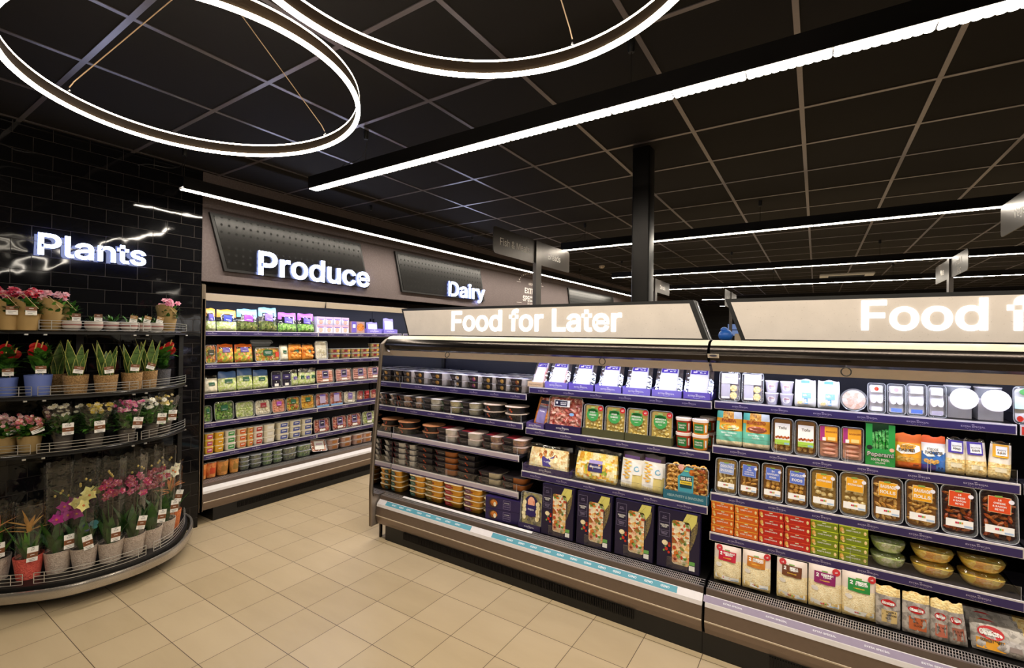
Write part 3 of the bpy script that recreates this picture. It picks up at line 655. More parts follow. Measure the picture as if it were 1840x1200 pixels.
def lumps(q, x0, x1, y0, y1, z0, z1, m, kind='ball', n=20, r=.012, seed=1, sub=1):
    R = random.Random(seed); from mathutils import Euler
    cols_ = max(1, round((x1 - x0) / (r * 1.75))); rows = max(1, round((z1 - z0) / (r * 1.75)))
    for j in range(rows):
        for i in range(cols_):
            x = x0 + (x1 - x0) * (i + .5 + R.uniform(-.28, .28) + .25 * (j % 2)) / (cols_ + .25); z = z0 + (z1 - z0) * (j + .5 + R.uniform(-.22, .22)) / rows; y = R.uniform(y0, y1)
            if kind == 'ball': q.blob((x, y, z), (r * R.uniform(.85, 1.05), r * .8, r * R.uniform(.85, 1.05)), m, None, sub)
            elif kind == 'stick': q.blob((x, y, z), (r * .62, r * .6, r * 1.5), m, Euler((R.uniform(-.3, .3), R.uniform(-1.5, 1.5), 0)), sub)
            elif kind == 'shell': q.blob((x, y, z), (r * .75, r * .7, r * 1.1), m, Euler((R.uniform(-1, 1), R.uniform(-1.5, 1.5), 0)), sub)
            elif kind == 'row': q.blob((x0 + (x1 - x0) / 2, y0, z), ((x1 - x0) / 2, r * .8, r * .82), m, None, 2); break
            elif kind == 'ring':
                a = R.uniform(0, 1); P = [(x + r * 1.15 * math.cos(2 * PI * k / 9), y + r * .3 * math.sin(4 * k + a), z + r * 1.15 * math.sin(2 * PI * k / 9)) for k in range(9)]
                q.tube(P, r * .42, m, 5, True)
def lab_lines(q, fn, cx, cz, w, h, m, lines, tm, rot=0, lh=None, l=.0012, border=None, nx=1):
    """a coloured label with a few lines of lettering"""
    if border: q.rect(fn, cx, cz, w + .003, h + .003, border, l - .0004, rot, nx)
    q.rect(fn, cx, cz, w, h, m, l, rot, nx); n = len(lines); lh = lh or h * .8 / max(n, 1)
    for i, t in enumerate(lines):
        if not t: continue
        dz = (n / 2 - .5 - i) * lh; q.text(fn, t, cx - dz * math.sin(rot), cz + dz * math.cos(rot), lh * .62, tm, l + .0006, .02, rot, maxw=w * .88)
def nutri(q, fn, cx, cz, w, h, l=.0012, rot=0, nx=1):
    q.rect(fn, cx, cz, w, h, WHITE(), l, rot, nx)
    for i, c in enumerate(('#c8324a', '#c8324a', '#6fae4a', '#e29a3c')): q.rect(fn, cx - w * .12 + i * w * .075, cz + h * .08, w * .065, h * .26, col(c, .5), l + .0005, rot)
    q.rect(fn, cx + w * .32, cz - h * .3, w * .3, h * .22, col('#a9c0de', .5), l + .0005, rot)
def rr3(w, h, r, y, cz, n=3): return [(x, y, z) for x, z in rr(w, h, r, n, 0, cz)]

def P_tray(name, w, h, d, fm, kind, r, lab, cat_='food tray', back='#6a4a20', seed=1, top=.42, tray=None, corner=.018, lumpz=(.06, .97), tint=None):
    root = empty(name); t = MB(); tm = tray or CLM
    t.loft([rr3(w, h, corner, 0, h / 2), rr3(w, h, corner, .004, h / 2), rr3(w - .012, h - .012, corner, .005, h / 2), rr3(w - .024, h - .024, corner, d, h / 2)], tm, False, True)
    t.tube(rr3(w - .003, h - .003, corner, .001, h / 2), .0015, CLB, 5, True); t.build('tray', root)
    bm_ = {F_NUG: '#8a5a20', F_EGG: '#a8823c', F_BACON: '#34120a', F_PASTA: '#e2c264'}.get(fm) if kind else None
    c = MB(); c.loft([rr3(w - .018, h - .018, corner * .8, .016, h / 2), rr3(w - .03, h - .03, corner * .8, d - .004, h / 2)], col(bm_, .6) if bm_ else fm, True, True)
    if kind: lumps(c, -w / 2 + .016, w / 2 - .016, .012, .02, h * lumpz[0] + .008, h * lumpz[1], fm, kind, 0, r, seed)
    c.build('food', root)
    f = MB(); fn = flat(0); f.poly(rr3(w - .008, h - .008, corner, .0005, h / 2), CL); f.build('film_lid', root)
    if lab:
        q = MB(); lab(q, fn, w, h); q.build('label', root)
    return root
def bagmap(w, h, T, pinch=.12, seed=0, fat=.42):
    def f(u, v):
        a = max(0, math.sin(PI * u)) ** .55; b = max(0, math.sin(PI * min(1, max(0, v)) ** (.5 if fat < .5 else .8))) ** .6 if 0 < v < 1 else 0
        k = 1 - pinch * (1 - b) * .6
        wr = .0018 * math.sin(17 * u + 9 * v + seed) * b + .0014 * math.sin(31 * v + 5 * u * seed) * a
        return (u - .5) * w * k, T * a * b + wr * (.3 + a * b), v * h
    def kk(v):
        b = max(0, math.sin(PI * v ** (.5 if fat < .5 else .8))) ** .6 if 0 < v < 1 else 0
        return 1 - pinch * (1 - b) * .6
    f.k = kk
    return f
def P_bag(name, w, h, T, zone, lab=None, seed=0, fat=.42, nu=14, nv=16, pinch=.12, jag=True, fold=0):
    """pillow pouch with crimped ends; zone(u, v) gives the surface"""
    root = empty(name); S = bagmap(w, h, T, pinch, seed, fat); q = MB()
    top = lambda u: (.004 * math.sin(9 * u + seed) + (.0015 if int(u * 40) % 2 else 0)) if jag else 0
    V = []; 
    for s_ in (-1, 1):
        for j in range(nv + 1):
            for i in range(nu + 1):
                u, v = i / nu, j / nv; x, t, z = S(u, v)
                V.append((x, T + s_ * t * (1 if s_ < 0 else .7) + fold * max(0, v - .85) , z + (top(u) if j == nv else 0)))
    n = (nu + 1) * (nv + 1); o = len(q.v); q.v += V
    for s_ in (0, 1):
        for j in range(nv):
            for i in range(nu):
                k = s_ * n + j * (nu + 1) + i; F = (k, k + 1, k + nu + 2, k + nu + 1)
                q.f.append(tuple(o + a for a in (F if s_ == 0 else F[::-1]))); q.m.append(q.mi(zone((i + .5) / nu, (j + .5) / nv)))
    q.build('pouch', root, True, 80)
    def fn(x, z, l):
        v = min(1, max(0, z / h)); u = min(1, max(0, x / (w * S.k(v)) + .5)); p = S(u, v)
        return (p[0], T - p[1] - l - .0012 + fold * max(0, z / h - .85), z)
    if lab:
        g = MB(); lab(g, fn, w, h); g.build('label', root)
    return root
def P_box(name, w, h, d, m, lab=None, parts=()):
    root = empty(name); q = MB(); e = .0012
    q.loft([[(x, y, z) for x, y in rr(w, d, e, 1, 0, d / 2)] for z in (0, h)], m); q.build('carton', root, False)
    if lab:
        g = MB(); lab(g, flat(0), w, h); g.build('print', root)
    return root
def P_case(w, h, d, m, text='EXTRA SPECIAL', label='', name='display_tray', tm=None, th=.009, lip=.5):
    """open-front cardboard shelf tray"""
    root = empty(name); q = MB(); t = .0025
    q.box(-w / 2, w / 2, 0, t, 0, h, m); q.box(-w / 2, w / 2, 0, d, 0, t, m)
    for s_ in (-1, 1): q.prism([(0, 0), (d, 0), (d, h * 1.3), (0, h)], 'x', s_ * w / 2 - (t if s_ > 0 else 0), s_ * w / 2 + (t if s_ < 0 else 0), m)
    q.build('tray_board', root, False)
    if text:
        g = MB(); tm = tm or col('#f0ecf6', .5); fn = flat(0)
        g.text(fn, text, 0, h * .5, th, tm, .0008, .02, maxw=w * .8, sx=1.15)
        if 'EXTRA' in text:
            g.rect(fn, 0, h * .5 + th * 1.05, th * 1.3, th * .3, tm, .0008)
            for k in range(7):
                a = -PI * (.15 + .7 * k / 6); g.rect(fn, th * 2.2 * math.cos(a), h * .5 - th * .3 + th * 1.25 * math.sin(a), th * .5, th * .14, tm, .0008, a + PI / 2)
        g.build('lettering', root, False)
    return root
def P_meal(name, w, d, h, traym, lidm, sleeve=None, s0=-.5, s1=.12, art=None, foodm=None, rib=False, topart=None, taper=.8):
    """low tapered tray with a lid film and a card sleeve wrapped over part of it; artwork faces the front"""
    root = empty(name); q = MB(); n = 5; cyy = d / 2
    def ring(k, z, rip=0):
        P = rr(w * k, d * k, min(w, d) * .28 * k, n, 0, cyy)
        if rip: P = [(x * (1 + rip * (-1) ** i), cyy + (y - cyy) * (1 + rip * (-1) ** i)) for i, (x, y) in enumerate(P)]
        return [(x, y, z) for x, y in P]
    rp = .012 if rib else 0
    q.loft([ring(taper, 0, rp), ring(taper + (1 - taper) * .15, h * .1, rp), ring(.95, h - .006, rp), ring(.95, h - .004), ring(1, h - .0035), ring(1, h - .001)], traym, True, False); q.build('tray', root)
    if foodm:
        q = MB(); q.loft([ring(taper * .96, .003), ring(.93, h - .006)], foodm); q.build('food', root)
    q = MB(); q.loft([ring(1, h - .001), ring(.985, h)], lidm, True, True); q.build('lid', root)
    if sleeve:
        q = MB(); e = .0015; xa, xb = w * s0, w * s1
        x0 = lambda z: max(xa, -w / 2 * (taper + (1 - taper) * z / h) - e)
        prof = [(max(xa, -w / 2 * taper - e), -.0), (max(xa, -w / 2 - e), h + e), (xb, h + e), (xb * (1 if abs(s1) < .45 else taper) - (.012 if abs(s1) < .45 else 0), 0)]
        yf = lambda z: cyy - d / 2 * (taper + (1 - taper) * z / h) - e; V = []
        for (x, z) in prof: V.append((x, yf(max(z, 0)), z))
        for (x, z) in prof: V.append((x, 2 * cyy - yf(max(z, 0)), z))
        q.raw(V, [(0, 3, 2, 1), (1, 2, 6, 5), (4, 5, 6, 7), (0, 1, 5, 4), (3, 7, 6, 2)], sleeve)
        fn = lambda x, z, l: (x, yf(z) - l, z)
        if art: art(q, fn, w, h)
        if topart:
            tf = lambda x, z, l: (x, z, h + e + l); topart(q, tf, w, d)
        q.build('sleeve', root, False)
    elif art or topart:
        q = MB(); 
        if topart: topart(q, lambda x, z, l: (x, z, h + l), w, d)
        if art: art(q, lambda x, z, l: (x, cyy - d / 2 * (taper + (1 - taper) * z / h) - l - .001, z), w, h)
        q.build('label', root, False)
    return root
def P_pot(name, r0, r1, h, body, lidm, lab=None, lidr=None, lidh=.012, square=False):
    root = empty(name); q = MB(); lr = lidr or r1 * 1.06
    if square:
        R = lambda r, z: [(x, y, z) for x, y in rr(2 * r, 2 * r, r * .45, 4, 0, r1)]
        q.loft([R(r0, 0), R(r1, h - lidh)], body); q.build('tub', root); q = MB(); q.loft([R(lr, h - lidh), R(lr, h - .001), R(lr * .93, h)], lidm); q.build('lid', root)
        fn = lambda x, z, l: (x, r1 - (r0 + (r1 - r0) * z / h) - l - .0006, z)
    else:
        q.lathe([(r0, 0), (r1, h - lidh)], body, 20, (0, r1)); q.build('tub', root); q = MB(); q.lathe([(lr, h - lidh), (lr, h - .001), (lr * .92, h)], lidm, 20, (0, r1)); q.build('lid', root)
        fn = lambda x, z, l: (lambda rr_: (rr_ * math.sin(x / rr_), r1 - rr_ * math.cos(x / rr_), z))(r0 + (r1 - r0) * z / h + l + .0006)
    if lab:
        q = MB(); lab(q, fn, r1 * 2, h - lidh); q.build('label', root)
    return root

# ---------------------------------------------------------------- putting goods on shelves
USED = {}
PROTO = {}
def get(key, maker):
    """first request builds the thing, later ones copy it with all its parts"""
    if key in PROTO: return copy_tree(PROTO[key])
    PROTO[key] = maker(); return PROTO[key]
def put(o, label, cat_, group, x, y, z, rz=0, tilt=0, roll=0):
    if tilt or roll:
        E = Matrix.Rotation(roll, 3, 'Y') @ Matrix.Rotation(-tilt, 3, 'X'); lo = 9
        for ch in KIDS.get(o.name, []) or [o]:
            me = ch.data; st = max(1, len(me.vertices) // 400)
            for v in list(me.vertices)[::st]: lo = min(lo, (E @ v.co).z)
        z -= lo
    o.location = (x, y, z); o.rotation_euler = (-tilt, roll, rz); tag(o, label, cat_, group); return o
def isl(o, label, cat_, group, x, z, y, tilt=0, roll=0, turn=0): return put(o, label, cat_, group, x, IY + y, z + .0006, turn, tilt, roll)
def pro(o, label, cat_, group, s, z, t, tilt=0, roll=0, turn=0): return put(o, label, cat_, group, PX - t, s, z + .0006, PI / 2 + turn, tilt, roll)
LV = {1: ['the only one'], 2: ['bottom', 'top'], 3: ['bottom', 'middle', 'top'], 4: ['bottom', 'second from bottom', 'second from top', 'top']}

# ---------------------------------------------------------------- island, left bay
BLKS = col('#262024', .42); INK = col('#4a3a80', .45); OR = col('#c8542c', .45); LIDB = col('#2b2629', .25); WH = WHITE(); PINKW = col('#e9dcd8', .45)
def art_dessert(c):
    def f(q, fn, w, h):
        q.ell(fn, w * .0 - .006, h * .5, w * .13, h * .33, c, .001, 10); q.ell(fn, w * .02, h * .62, w * .07, h * .2, col('#e0b46a', .5), .0015, 8)
        for i in range(2): q.rect(fn, -w * .3, h * (.6 - .18 * i), w * .18, .0018, col('#a89a9c', .5), .001)
    return f
def top_white(c):
    def f(q, fn, w, d):
        q.rect(fn, -w * .05, d * .45, w * .7, d * .75, WH, .0006); q.rect(fn, w * .1, d * .72, w * .5, d * .2, c, .001); q.rect(fn, -w * .1, d * .35, w * .45, .004, col('#b9b2c6', .5), .001)
    return f
ORD = ('leftmost', 'second', 'third', 'fourth', 'fifth', 'sixth', 'seventh', 'eighth', 'ninth')
des = [(-2.925, -2.795, '#b8862e'), (-2.79, -2.65, '#b8862e'), (-2.61, -2.45, '#b8862e'), (-2.405, -2.25, '#d8ccc8'), (-2.225, -2.1, '#a03a80'), (-2.09, -1.968, '#c79a44'), (-1.964, -1.848, '#c79a44'), (-1.838, -1.712, '#8c4a2c')]
for i, (a, c, hx) in enumerate(des):
    for r_ in range(3):
        for k in range(2):
            if r_ == 2 and i in (3, 4): continue
            w = c - a - .004
            o = get(('des', round(w, 3), hx), lambda: P_meal('dessert_pot', w, .15, .047, col('#cfc8c4', .4), PINKW, BLKS, -.5, .3, art_dessert(col(hx, .5)), topart=top_white(INK), taper=.8))
            isl(o, f'black-sleeved dessert pot, {LV[2][k]} of the {ORD[i]} {("front", "middle", "rear")[r_]} pair on the top shelf', 'dessert pot', 'dessert pots on the island\'s top left shelf', (a + c) / 2, 1.218 + k * .0485, .262 + r_ * .155)
def art_sl(c, txt=None):
    def f(q, fn, w, h):
        q.rect(fn, -w * .22, h * .55, w * .3, .0022, col('#b8aeb0', .5), .001); q.rect(fn, -w * .22, h * .38, w * .22, .0015, col('#8a8284', .5), .001)
        q.rect(fn, -w * .42, h * .5, .006, h * .8, c, .001, .2)
    return f
bowls = [(-2.925, -2.80, '#c8642a', F_CURRY, OR), (-2.79, -2.665, '#c8642a', F_CURRY, OR), (-2.66, -2.465, '#d9cdb4', F_CREAMY, col('#5a8aa0', .5)), (-2.452, -2.27, '#e2cf8a', F_PASTA, col('#3d7a4a', .5)), (-2.26, -2.092, '#e6db9a', F_SHRED, col('#3d7a4a', .5))]
for i, (a, c, hx, fm, ac) in enumerate(bowls):
    for k in range(2):
        w = c - a - .004; nm_ = ('orange curry', 'orange curry', 'creamy bean', 'yellow pasta', 'pale noodle')[i]
        o = get(('bowl', i), lambda: P_meal('ready_meal', w, .15, .046, CLM, col('#d9d2cc', .3), BLKS, -.5, .02, art_sl(ac), fm, taper=.72))
        isl(o, f'{nm_} meal in dark sleeve, {LV[2][k]} of the {ORD[i]} second-shelf pair', 'ready meal', 'sleeved ready meals on the second shelf', (a + c) / 2, 1.021 + k * .0475, .217)
        isl(copy_tree(o), f'{nm_} meal in dark sleeve, {LV[2][k]} of the {ORD[i]} rear second-shelf pair', 'ready meal', 'sleeved ready meals on the second shelf', (a + c) / 2, 1.021 + k * .0475, .375)
def art_round(q, fn, w, h):
    q.rect(fn, -w * .1, h * .5, w * .3, h * .9, BLKS, .001, 0, 4); q.ell(fn, -w * .06, h * .66, w * .05, h * .16, OR, .0016, 10); q.ell(fn, w * .0, h * .36, w * .05, h * .16, OR, .0016, 10); q.rect(fn, -w * .22, h * .5, w * .1, .002, col('#8a8284', .5), .0016)
def rnd(x, z, y, k, lab, grp, w=.178, lid='#d8c3b4'):
    o = get(('round', w, lid), lambda: P_pot('round_meal', w * .4, w * .47, .05, col('#1f1d1d', .3), col(lid, .25), art_round, w * .5, .005)); isl(o, lab, 'ready meal', grp, x, z + k * .0505, y)
for i, x in enumerate((-1.99, -1.797)):
    for k in range(2): rnd(x, 1.021, .215, k, f'round black meal, {LV[2][k]} of the {("left", "right")[i]} pair, right end of second shelf', 'round black meals, second shelf')
for i, x in enumerate((-2.83, -2.745, -2.555)):
    if i == 1: continue
    for k in range(2): rnd(x, .807, .17, k, f'round black meal with orange lid print, {LV[2][k]} of the {("left", "", "right")[i]} third-shelf pair', 'round black meals, third shelf', .185, '#c98a62')
REDS = col('#8c2430', .45)
for i, (a, c, fm, s_) in enumerate([(-2.455, -2.27, F_CREAMY, 0), (-2.255, -2.035, F_CREAMY, 0), (-2.02, -1.86, F_CURRY, 1), (-1.85, -1.655, F_CURRY, 1)]):
    for k in range(2):
        w = c - a - .004
        o = get(('m3', i), lambda: P_meal('ready_meal', w, .15, .048, col('#d9d3cb', .4) if not s_ else CLM, col('#d8c0b8', .3), BLKS, -.46, .02, art_sl(REDS), fm if s_ else None, taper=.74, topart=lambda q, fn, w_, d_: q.rect(fn, -w_ * .15, d_ * .5, w_ * .4, d_ * .7, REDS, .0006)))
        isl(o, f'{("white tray", "white tray", "orange curry", "orange curry")[i]} meal with red-edged sleeve, {LV[2][k]} of the {ORD[i]} such third-shelf pair', 'ready meal', 'red-edged ready meals on the third shelf', (a + c) / 2, .807 + k * .0495, .17)
for i, (a, c, n, trm, fm, ac) in enumerate([(-2.925, -2.80, 4, '#d9d3cb', None, REDS), (-2.885 + .1, -2.69, 4, '#d9d3cb', None, REDS), (-2.663, -2.48, 4, '#24211f', None, OR), (-2.468, -2.25, 4, '#a8622c', F_CURRY, REDS), (-2.24, -2.066, 4, '#24211f', None, OR), (-2.044, -1.85, 2, '#d0c4a8', F_CREAMY, REDS), (-1.838, -1.642, 2, '#a8622c', F_CURRY, REDS)]):
    for k in range(n):
        w = c - a - .004
        o = get(('m4', i), lambda: P_meal('ready_meal', w, .15, .044, col(trm, .35), col('#3a3234', .3), BLKS, -.5, .0 if ac is REDS else .46, art_sl(ac) if ac is REDS else art_round, None, taper=.76))
        isl(o, f'meal, {LV[n][k]} in the {ORD[i]} fourth-shelf stack, {("white-based", "white-based", "all black", "brown-based", "all black", "cream-based", "brown-based")[i]}', 'ready meal', 'stacked ready meals on the fourth shelf', (a + c) / 2, .556 + k * .0455, .17)
# gold foil trays in the base
def foil_art(c):
    def f(q, fn, w, h): q.rect(fn, -w * .2, h * .48, w * .3, h * .72, c, .001); q.rect(fn, -w * .2, h * .55, w * .16, .003, col('#efe6d8', .5), .0015); q.ell(fn, w * .0, h * .4, w * .05, h * .2, col('#a03a22', .5), .0015, 8)
    return f
def foil_top(c, c2):
    def f(q, fn, w, d): q.rect(fn, -w * .08, d * .5, w * .55, d * .62, c, .0006, .1); q.rect(fn, -w * .02, d * .42, w * .3, d * .3, c2, .001, .1); q.rect(fn, -w * .05, d * .5, w * .2, .004, WH, .0014, .1)
    return f
for i, (a, c, n, c1, c2, nm_) in enumerate([(-2.925, -2.80, 4, '#3f6f6a', '#c8d8d8', 'teal'), (-2.79, -2.70, 0, '', '', ''), (-2.715, -2.545, 4, '#4a7a70', '#4ea0a8', 'teal and grey'), (-2.72, -2.54, 0, '', '', ''), (-2.545, -2.36, 4, '#7a6a2a', '#d8d04a', 'yellow'), (-2.355, -2.17, 4, '#b8343a', '#e0506a', 'red'), (-2.165, -1.99, 4, '#7a4a6a', '#b88ac0', 'plum'), (-1.98, -1.80, 3, '#6a9a4a', '#a8dc6a', 'green')]):
    for k in range(n):
        w = c - a + .002
        o = get(('foil', i), lambda: P_meal('foil_tray', w, .13, .041, GOLD, col('#d8c9a8', .4), None, art=foil_art(col(c1, .45)), rib=True, topart=foil_top(col(c2, .45), col(c1, .45)), taper=.78))
        isl(o, f'gold foil tray with {nm_} wrap, {LV[n][k]} of its base stack', 'foil tray', 'gold foil tray stacks', (a + c) / 2, .3415 + k * .0425, .135)
def lasagne(q, fn, w, h):
    q.ell(fn, -w * .27, h * .5, h * .46, h * .42, col('#3a2a24', .5), .0008, 20); q.ell(fn, -w * .25, h * .52, h * .36, h * .3, F_CURRY, .0014, 16); q.ell(fn, -w * .22, h * .42, h * .14, h * .2, F_CREAMY, .002, 10)
    gm_ = col('#b9a8d0', .5)
    for r_ in ((w * .12, h * .5, w * .2, .0012), (w * .12, h * .86, w * .2, .001), (w * .12, h * .14, w * .2, .001)): q.rect(fn, *r_, gm_, .001)
    q.rect(fn, w * .02, h * .5, .001, h * .72, gm_, .001); q.rect(fn, w * .22, h * .5, .001, h * .72, gm_, .001); q.text(fn, 'LASAGNE', w * .12, h * .66, h * .09, WH, .001, .01, maxw=w * .17); q.text(fn, 'EXTRA SPECIAL', w * .12, h * .34, h * .07, gm_, .001, .01, maxw=w * .17)
PURD = col('#2a1f50', .35)
for k in range(2):
    o = get('lasagne', lambda: P_box('meal_box', .27, .078, .17, PURD, lasagne)); isl(o, f'dark purple boxed meal with a dish photo, {LV[2][k]} of the pair beside the gold trays', 'boxed meal', 'purple meal boxes', -1.80, .3415 + k * .0795, .13, turn=.12)
    q = MB(); q.box(.1352, .1358, .005, .165, .004, .074, col('#e8e4e0', .5)); q.build('end_flap', o, False)

# ---------------------------------------------------------------- island, middle bay
def cutl(q, fn, w, h):
    q.rect(fn, 0, h * .42, w * .62, h * .68, col('#c4c0cc', .5), .0028, 0, 8, 8); q.rect(fn, .0, h * .78, w * .58, h * .17, col('#3a2288', .45), .004, 0, 8, 3)
    q.text(fn, 'EXTRA SPECIAL', .01, h * .80, h * .03, WH, .0052, .02, maxw=w * .4); q.rect(fn, -w * .14, h * .76, w * .14, h * .05, col('#c9bce8', .5), .0052); q.rect(fn, w * .12, h * .745, w * .2, h * .02, WH, .0052)
LILT = col('#6a58b8', .42); LIL2 = col('#7d70c8', .42)
trays = [(-1.552, -1.378), (-1.374, -1.192), (-1.188, -1.007), (-1.003, -.829), (-.825, -.647), (-.643, -.49)]
o = P_case(.125, .034, .16, col('#d8b890', .6), 'HAM SANDWICH', th=.011, tm=col('#8a6a5a', .6)); isl(o, 'beige shelf tray lettered in brown at the left end of the wrapped packs', 'shelf tray', None, -1.625, 1.2715, .255)
o = P_bag('wrapped_pack', .12, .2, .02, lambda u, v: clear(.1, '#f4f6fa', .6) if abs(u - .5) > .36 else F_HAM if v < .7 else col('#e9dfe4', .5), cutl, 3); isl(o, 'pink wrapped pack standing in the beige tray, leftmost on the shelf', 'wrapped pack', None, -1.62, 1.2745, .27, .5)
for i, (a, c) in enumerate(trays):
    w = c - a - .003
    o = get(('ptray', round(w, 3)), lambda: P_case(w, .042, .17, LILT if i % 2 else LIL2)); isl(o, f'violet shelf tray, {ORD[i]} from the left in the row of wrapped packs', 'shelf tray', 'violet shelf trays', (a + c) / 2, 1.2715, .256)
    o = get(('wpack', i == 0), lambda: P_bag('wrapped_pack', .158, .205, .017, lambda u, v: (clear(.1, '#eef2fa', .7) if abs(u - .5) > .34 or v > .9 else (F_HAM if i == 0 and v < .6 else col('#c9c6d0', .5))), cutl, 5, nu=12)); isl(o, f'clear wrapped pack with a white card in the {ORD[i]} violet tray', 'wrapped pack', 'wrapped packs in violet trays', (a + c) / 2, 1.2745, .264, .42)
# second shelf
def salami(q, fn, w, h): q.rect(fn, 0, h * .42, w * .62, h * .62, col('#77699a', .4), .0028, 0, 8, 8); q.text(fn, 'EXTRA SPECIAL', 0, h * .7, h * .05, WH, .004, .02, maxw=w * .5); q.text(fn, 'SALAMI', 0, h * .52, h * .05, WH, .004, .02, maxw=w * .4); q.rect(fn, 0, h * .85, w * .6, h * .12, col('#2a2440', .4), .001, 0, 4)
o = P_case(.14, .035, .15, col('#5a4a8a', .45)); isl(o, 'purple shelf tray holding the orange-edged salami pack', 'shelf tray', None, -1.60, .9945, .215)
o = P_bag('salami_pack', .105, .2, .018, lambda u, v: F_CURRY if abs(u - .5) > .3 else F_MEAT, salami, 2); isl(o, 'narrow salami pack with a lilac label leaning in its tray', 'meat pack', None, -1.585, .9975, .24, .3, .1)
def platter(q, fn, w, h): q.rect(fn, -w * .1, h * .8, w * .46, h * .2, WH, .0012); q.rect(fn, -w * .13, h * .8, w * .36, h * .16, col('#1f1a3a', .4), .0018); q.text(fn, 'ANTIPASTI', -w * .06, h * .82, h * .05, WH, .0024, .02, maxw=w * .18); q.rect(fn, -w * .06, h * .77, w * .16, h * .02, WH, .0024); q.ell(fn, w * .2, h * .5, w * .07, h * .045, col('#7aa8d8', .5), .0015); q.ell(fn, -w * .25, h * .81, w * .03, h * .04, WH, .0024, 8)
o = P_case(.262, .045, .16, PURD); isl(o, 'dark purple shelf tray under the cured meat platter', 'shelf tray', None, -1.39, .9945, .213)
o = P_tray('meat_platter', .25, .225, .035, F_MEAT, 'stick', .02, platter, tray=CLM, seed=4); isl(o, 'large clear platter of sliced cured meats with a black label', 'meat platter', None, -1.39, .998, .226, .16)
GRN = col('#3f9a4e', .45); OLI = col('#4a4a2c', .6); REDC = col('#c0282c', .45)
def pasta(t1, t2):
    def f(q, fn, w, h):
        q.ell(fn, -.004, h * .66, w * .30, h * .21, GRN, .001, 20); q.rect(fn, -.004, h * .8, w * .5, h * .1, GRN, .001)
        for i, t in enumerate((t1, t2, 'PASTA')): q.text(fn, t, -.004, h * (.74 - .085 * i), h * (.055 if i < 2 else .03), WH, .0018, .02, maxw=w * .48)
        q.ell(fn, w * .36, h * .88, w * .13, h * .085, REDC, .002, 12); q.text(fn, '£2', w * .36, h * .88, h * .05, WH, .0026, .02)
        q.rect(fn, -.004, h * .9, w * .2, h * .03, col('#9fd07a', .5), .002)
    return f
for i, (a, c, t1, t2) in enumerate([(-1.255, -1.115, 'FOUR', 'CHEESE'), (-1.11, -.974, 'FOUR', 'CHEESE'), (-.969, -.833, 'SPINACH &', 'RICOTTA'), (-.828, -.69, 'SPINACH &', 'RICOTTA')]):
    o = get(('pasta', i // 2), lambda: P_tray('fresh_pasta_pack', .132, .195, .03, F_PASTA, 'shell', .0125, pasta(t1, t2), tray=clear(.12, '#ffffff', .25, .2), seed=i + 3, lumpz=(.12, .7))); isl(o, f'fresh pasta pack with a green round label, {("first", "second", "third", "fourth")[i]} from the cured meat platter', 'pasta pack', 'fresh pasta packs in olive cases', (a + c) / 2, .9975, .228, .08)
for i, x in enumerate((-1.114, -.832)):
    o = get('olive', lambda: P_case(.28, .048, .15, OLI, None)); isl(o, f'olive green card case under the {("left", "right")[i]} two pasta packs', 'shelf tray', 'olive card cases', x, .9945, .216)
def sauce(t1, t2):
    def f(q, fn, w, h): q.rect(fn, -.003, h * .5, w * .66, h * .72, col('#1f7a3c', .45), .001, 0, 8); q.text(fn, t1, -.003, h * .62, h * .14, WH, .0016, .02, maxw=w * .5); q.text(fn, t2, -.003, h * .42, h * .14, WH, .0016, .02, maxw=w * .5); q.rect(fn, w * .46, h * .5, w * .12, h * .6, WH, .001, 0, 3)
    return f
for i, (x, hx, t1, t2, yy) in enumerate([(-.638, '#b8361f', 'TOMATO', 'BASIL', .23), (-.545, '#d88a2a', 'TOMATO', 'MASCARPONE', .222), (-.53, '#a8461f', 'TOMATO', 'BASIL', .33)]):
    for k in range(2):
        if i == 2: x = -.525
        o = get(('sauce', i), lambda: P_pot('sauce_tub', .037, .042, .085, col(hx, .3), col('#eadcd4', .4), sauce(t1, t2), .0445, .016)); isl(o, f'{("red pasta sauce tub", "amber pasta sauce tub", "orange sauce tub behind the amber ones")[i]} with a white lid, {LV[2][k]} of its pair', 'sauce tub', 'pasta sauce tubs', x, .9945 + k * .0855, yy)
# third shelf
def cheese(q, fn, w, h):
    for k in range(9): a = PI * k / 8; q.ell(fn, .0 + w * .17 * math.cos(a), h * .5 + h * .22 * math.sin(a), w * .045, h * .11, F_CURRY if k % 2 else F_SHRED, .001, 10)
    q.pg(fn, [(-w * .14, h * .62), (0, h * .5), (w * .14, h * .64), (w * .08, h * .22), (-w * .08, h * .22)], col('#4a3c88', .4), .002); q.text(fn, 'PLATTER', 0, h * .38, h * .07, WH, .003, .02, maxw=w * .14)
def cheese2(q, fn, w, h):
    q.ell(fn, 0, h * .35, w * .24, h * .26, F_VEG, .001, 18); q.rect(fn, 0, h * .42, w * .28, h * .24, col('#2e2560', .4), .002, 0, 4); q.text(fn, 'EXTRA SPECIAL', 0, h * .45, h * .05, WH, .0052, .02, maxw=w * .22); q.rect(fn, 0, h * .6, w * .26, h * .1, col('#a493c8', .4), .002)
mixz = lambda a, b_, c: (lambda u, v: a if (abs(u - .5) > .42 or v > .86) else (b_ if (int(u * 7 + 2 * math.sin(v * 6))) % 2 else c))
o = P_case(.355, .042, .15, PURP); isl(o, 'long purple shelf tray under the two wide platter bags', 'shelf tray', None, -1.49, .7125, .166)
o = P_bag('platter_bag', .35, .175, .03, mixz(CL, F_SHRED, food('crackers', ['#e8c88a', '#f3e4b8', '#d8a860', '#f7efd0'], 50)), cheese, 6, nu=22); isl(o, 'wide clear bag of nibbles with a ring picture and violet centre label', 'platter bag', None, -1.49, .716, .178, .18)
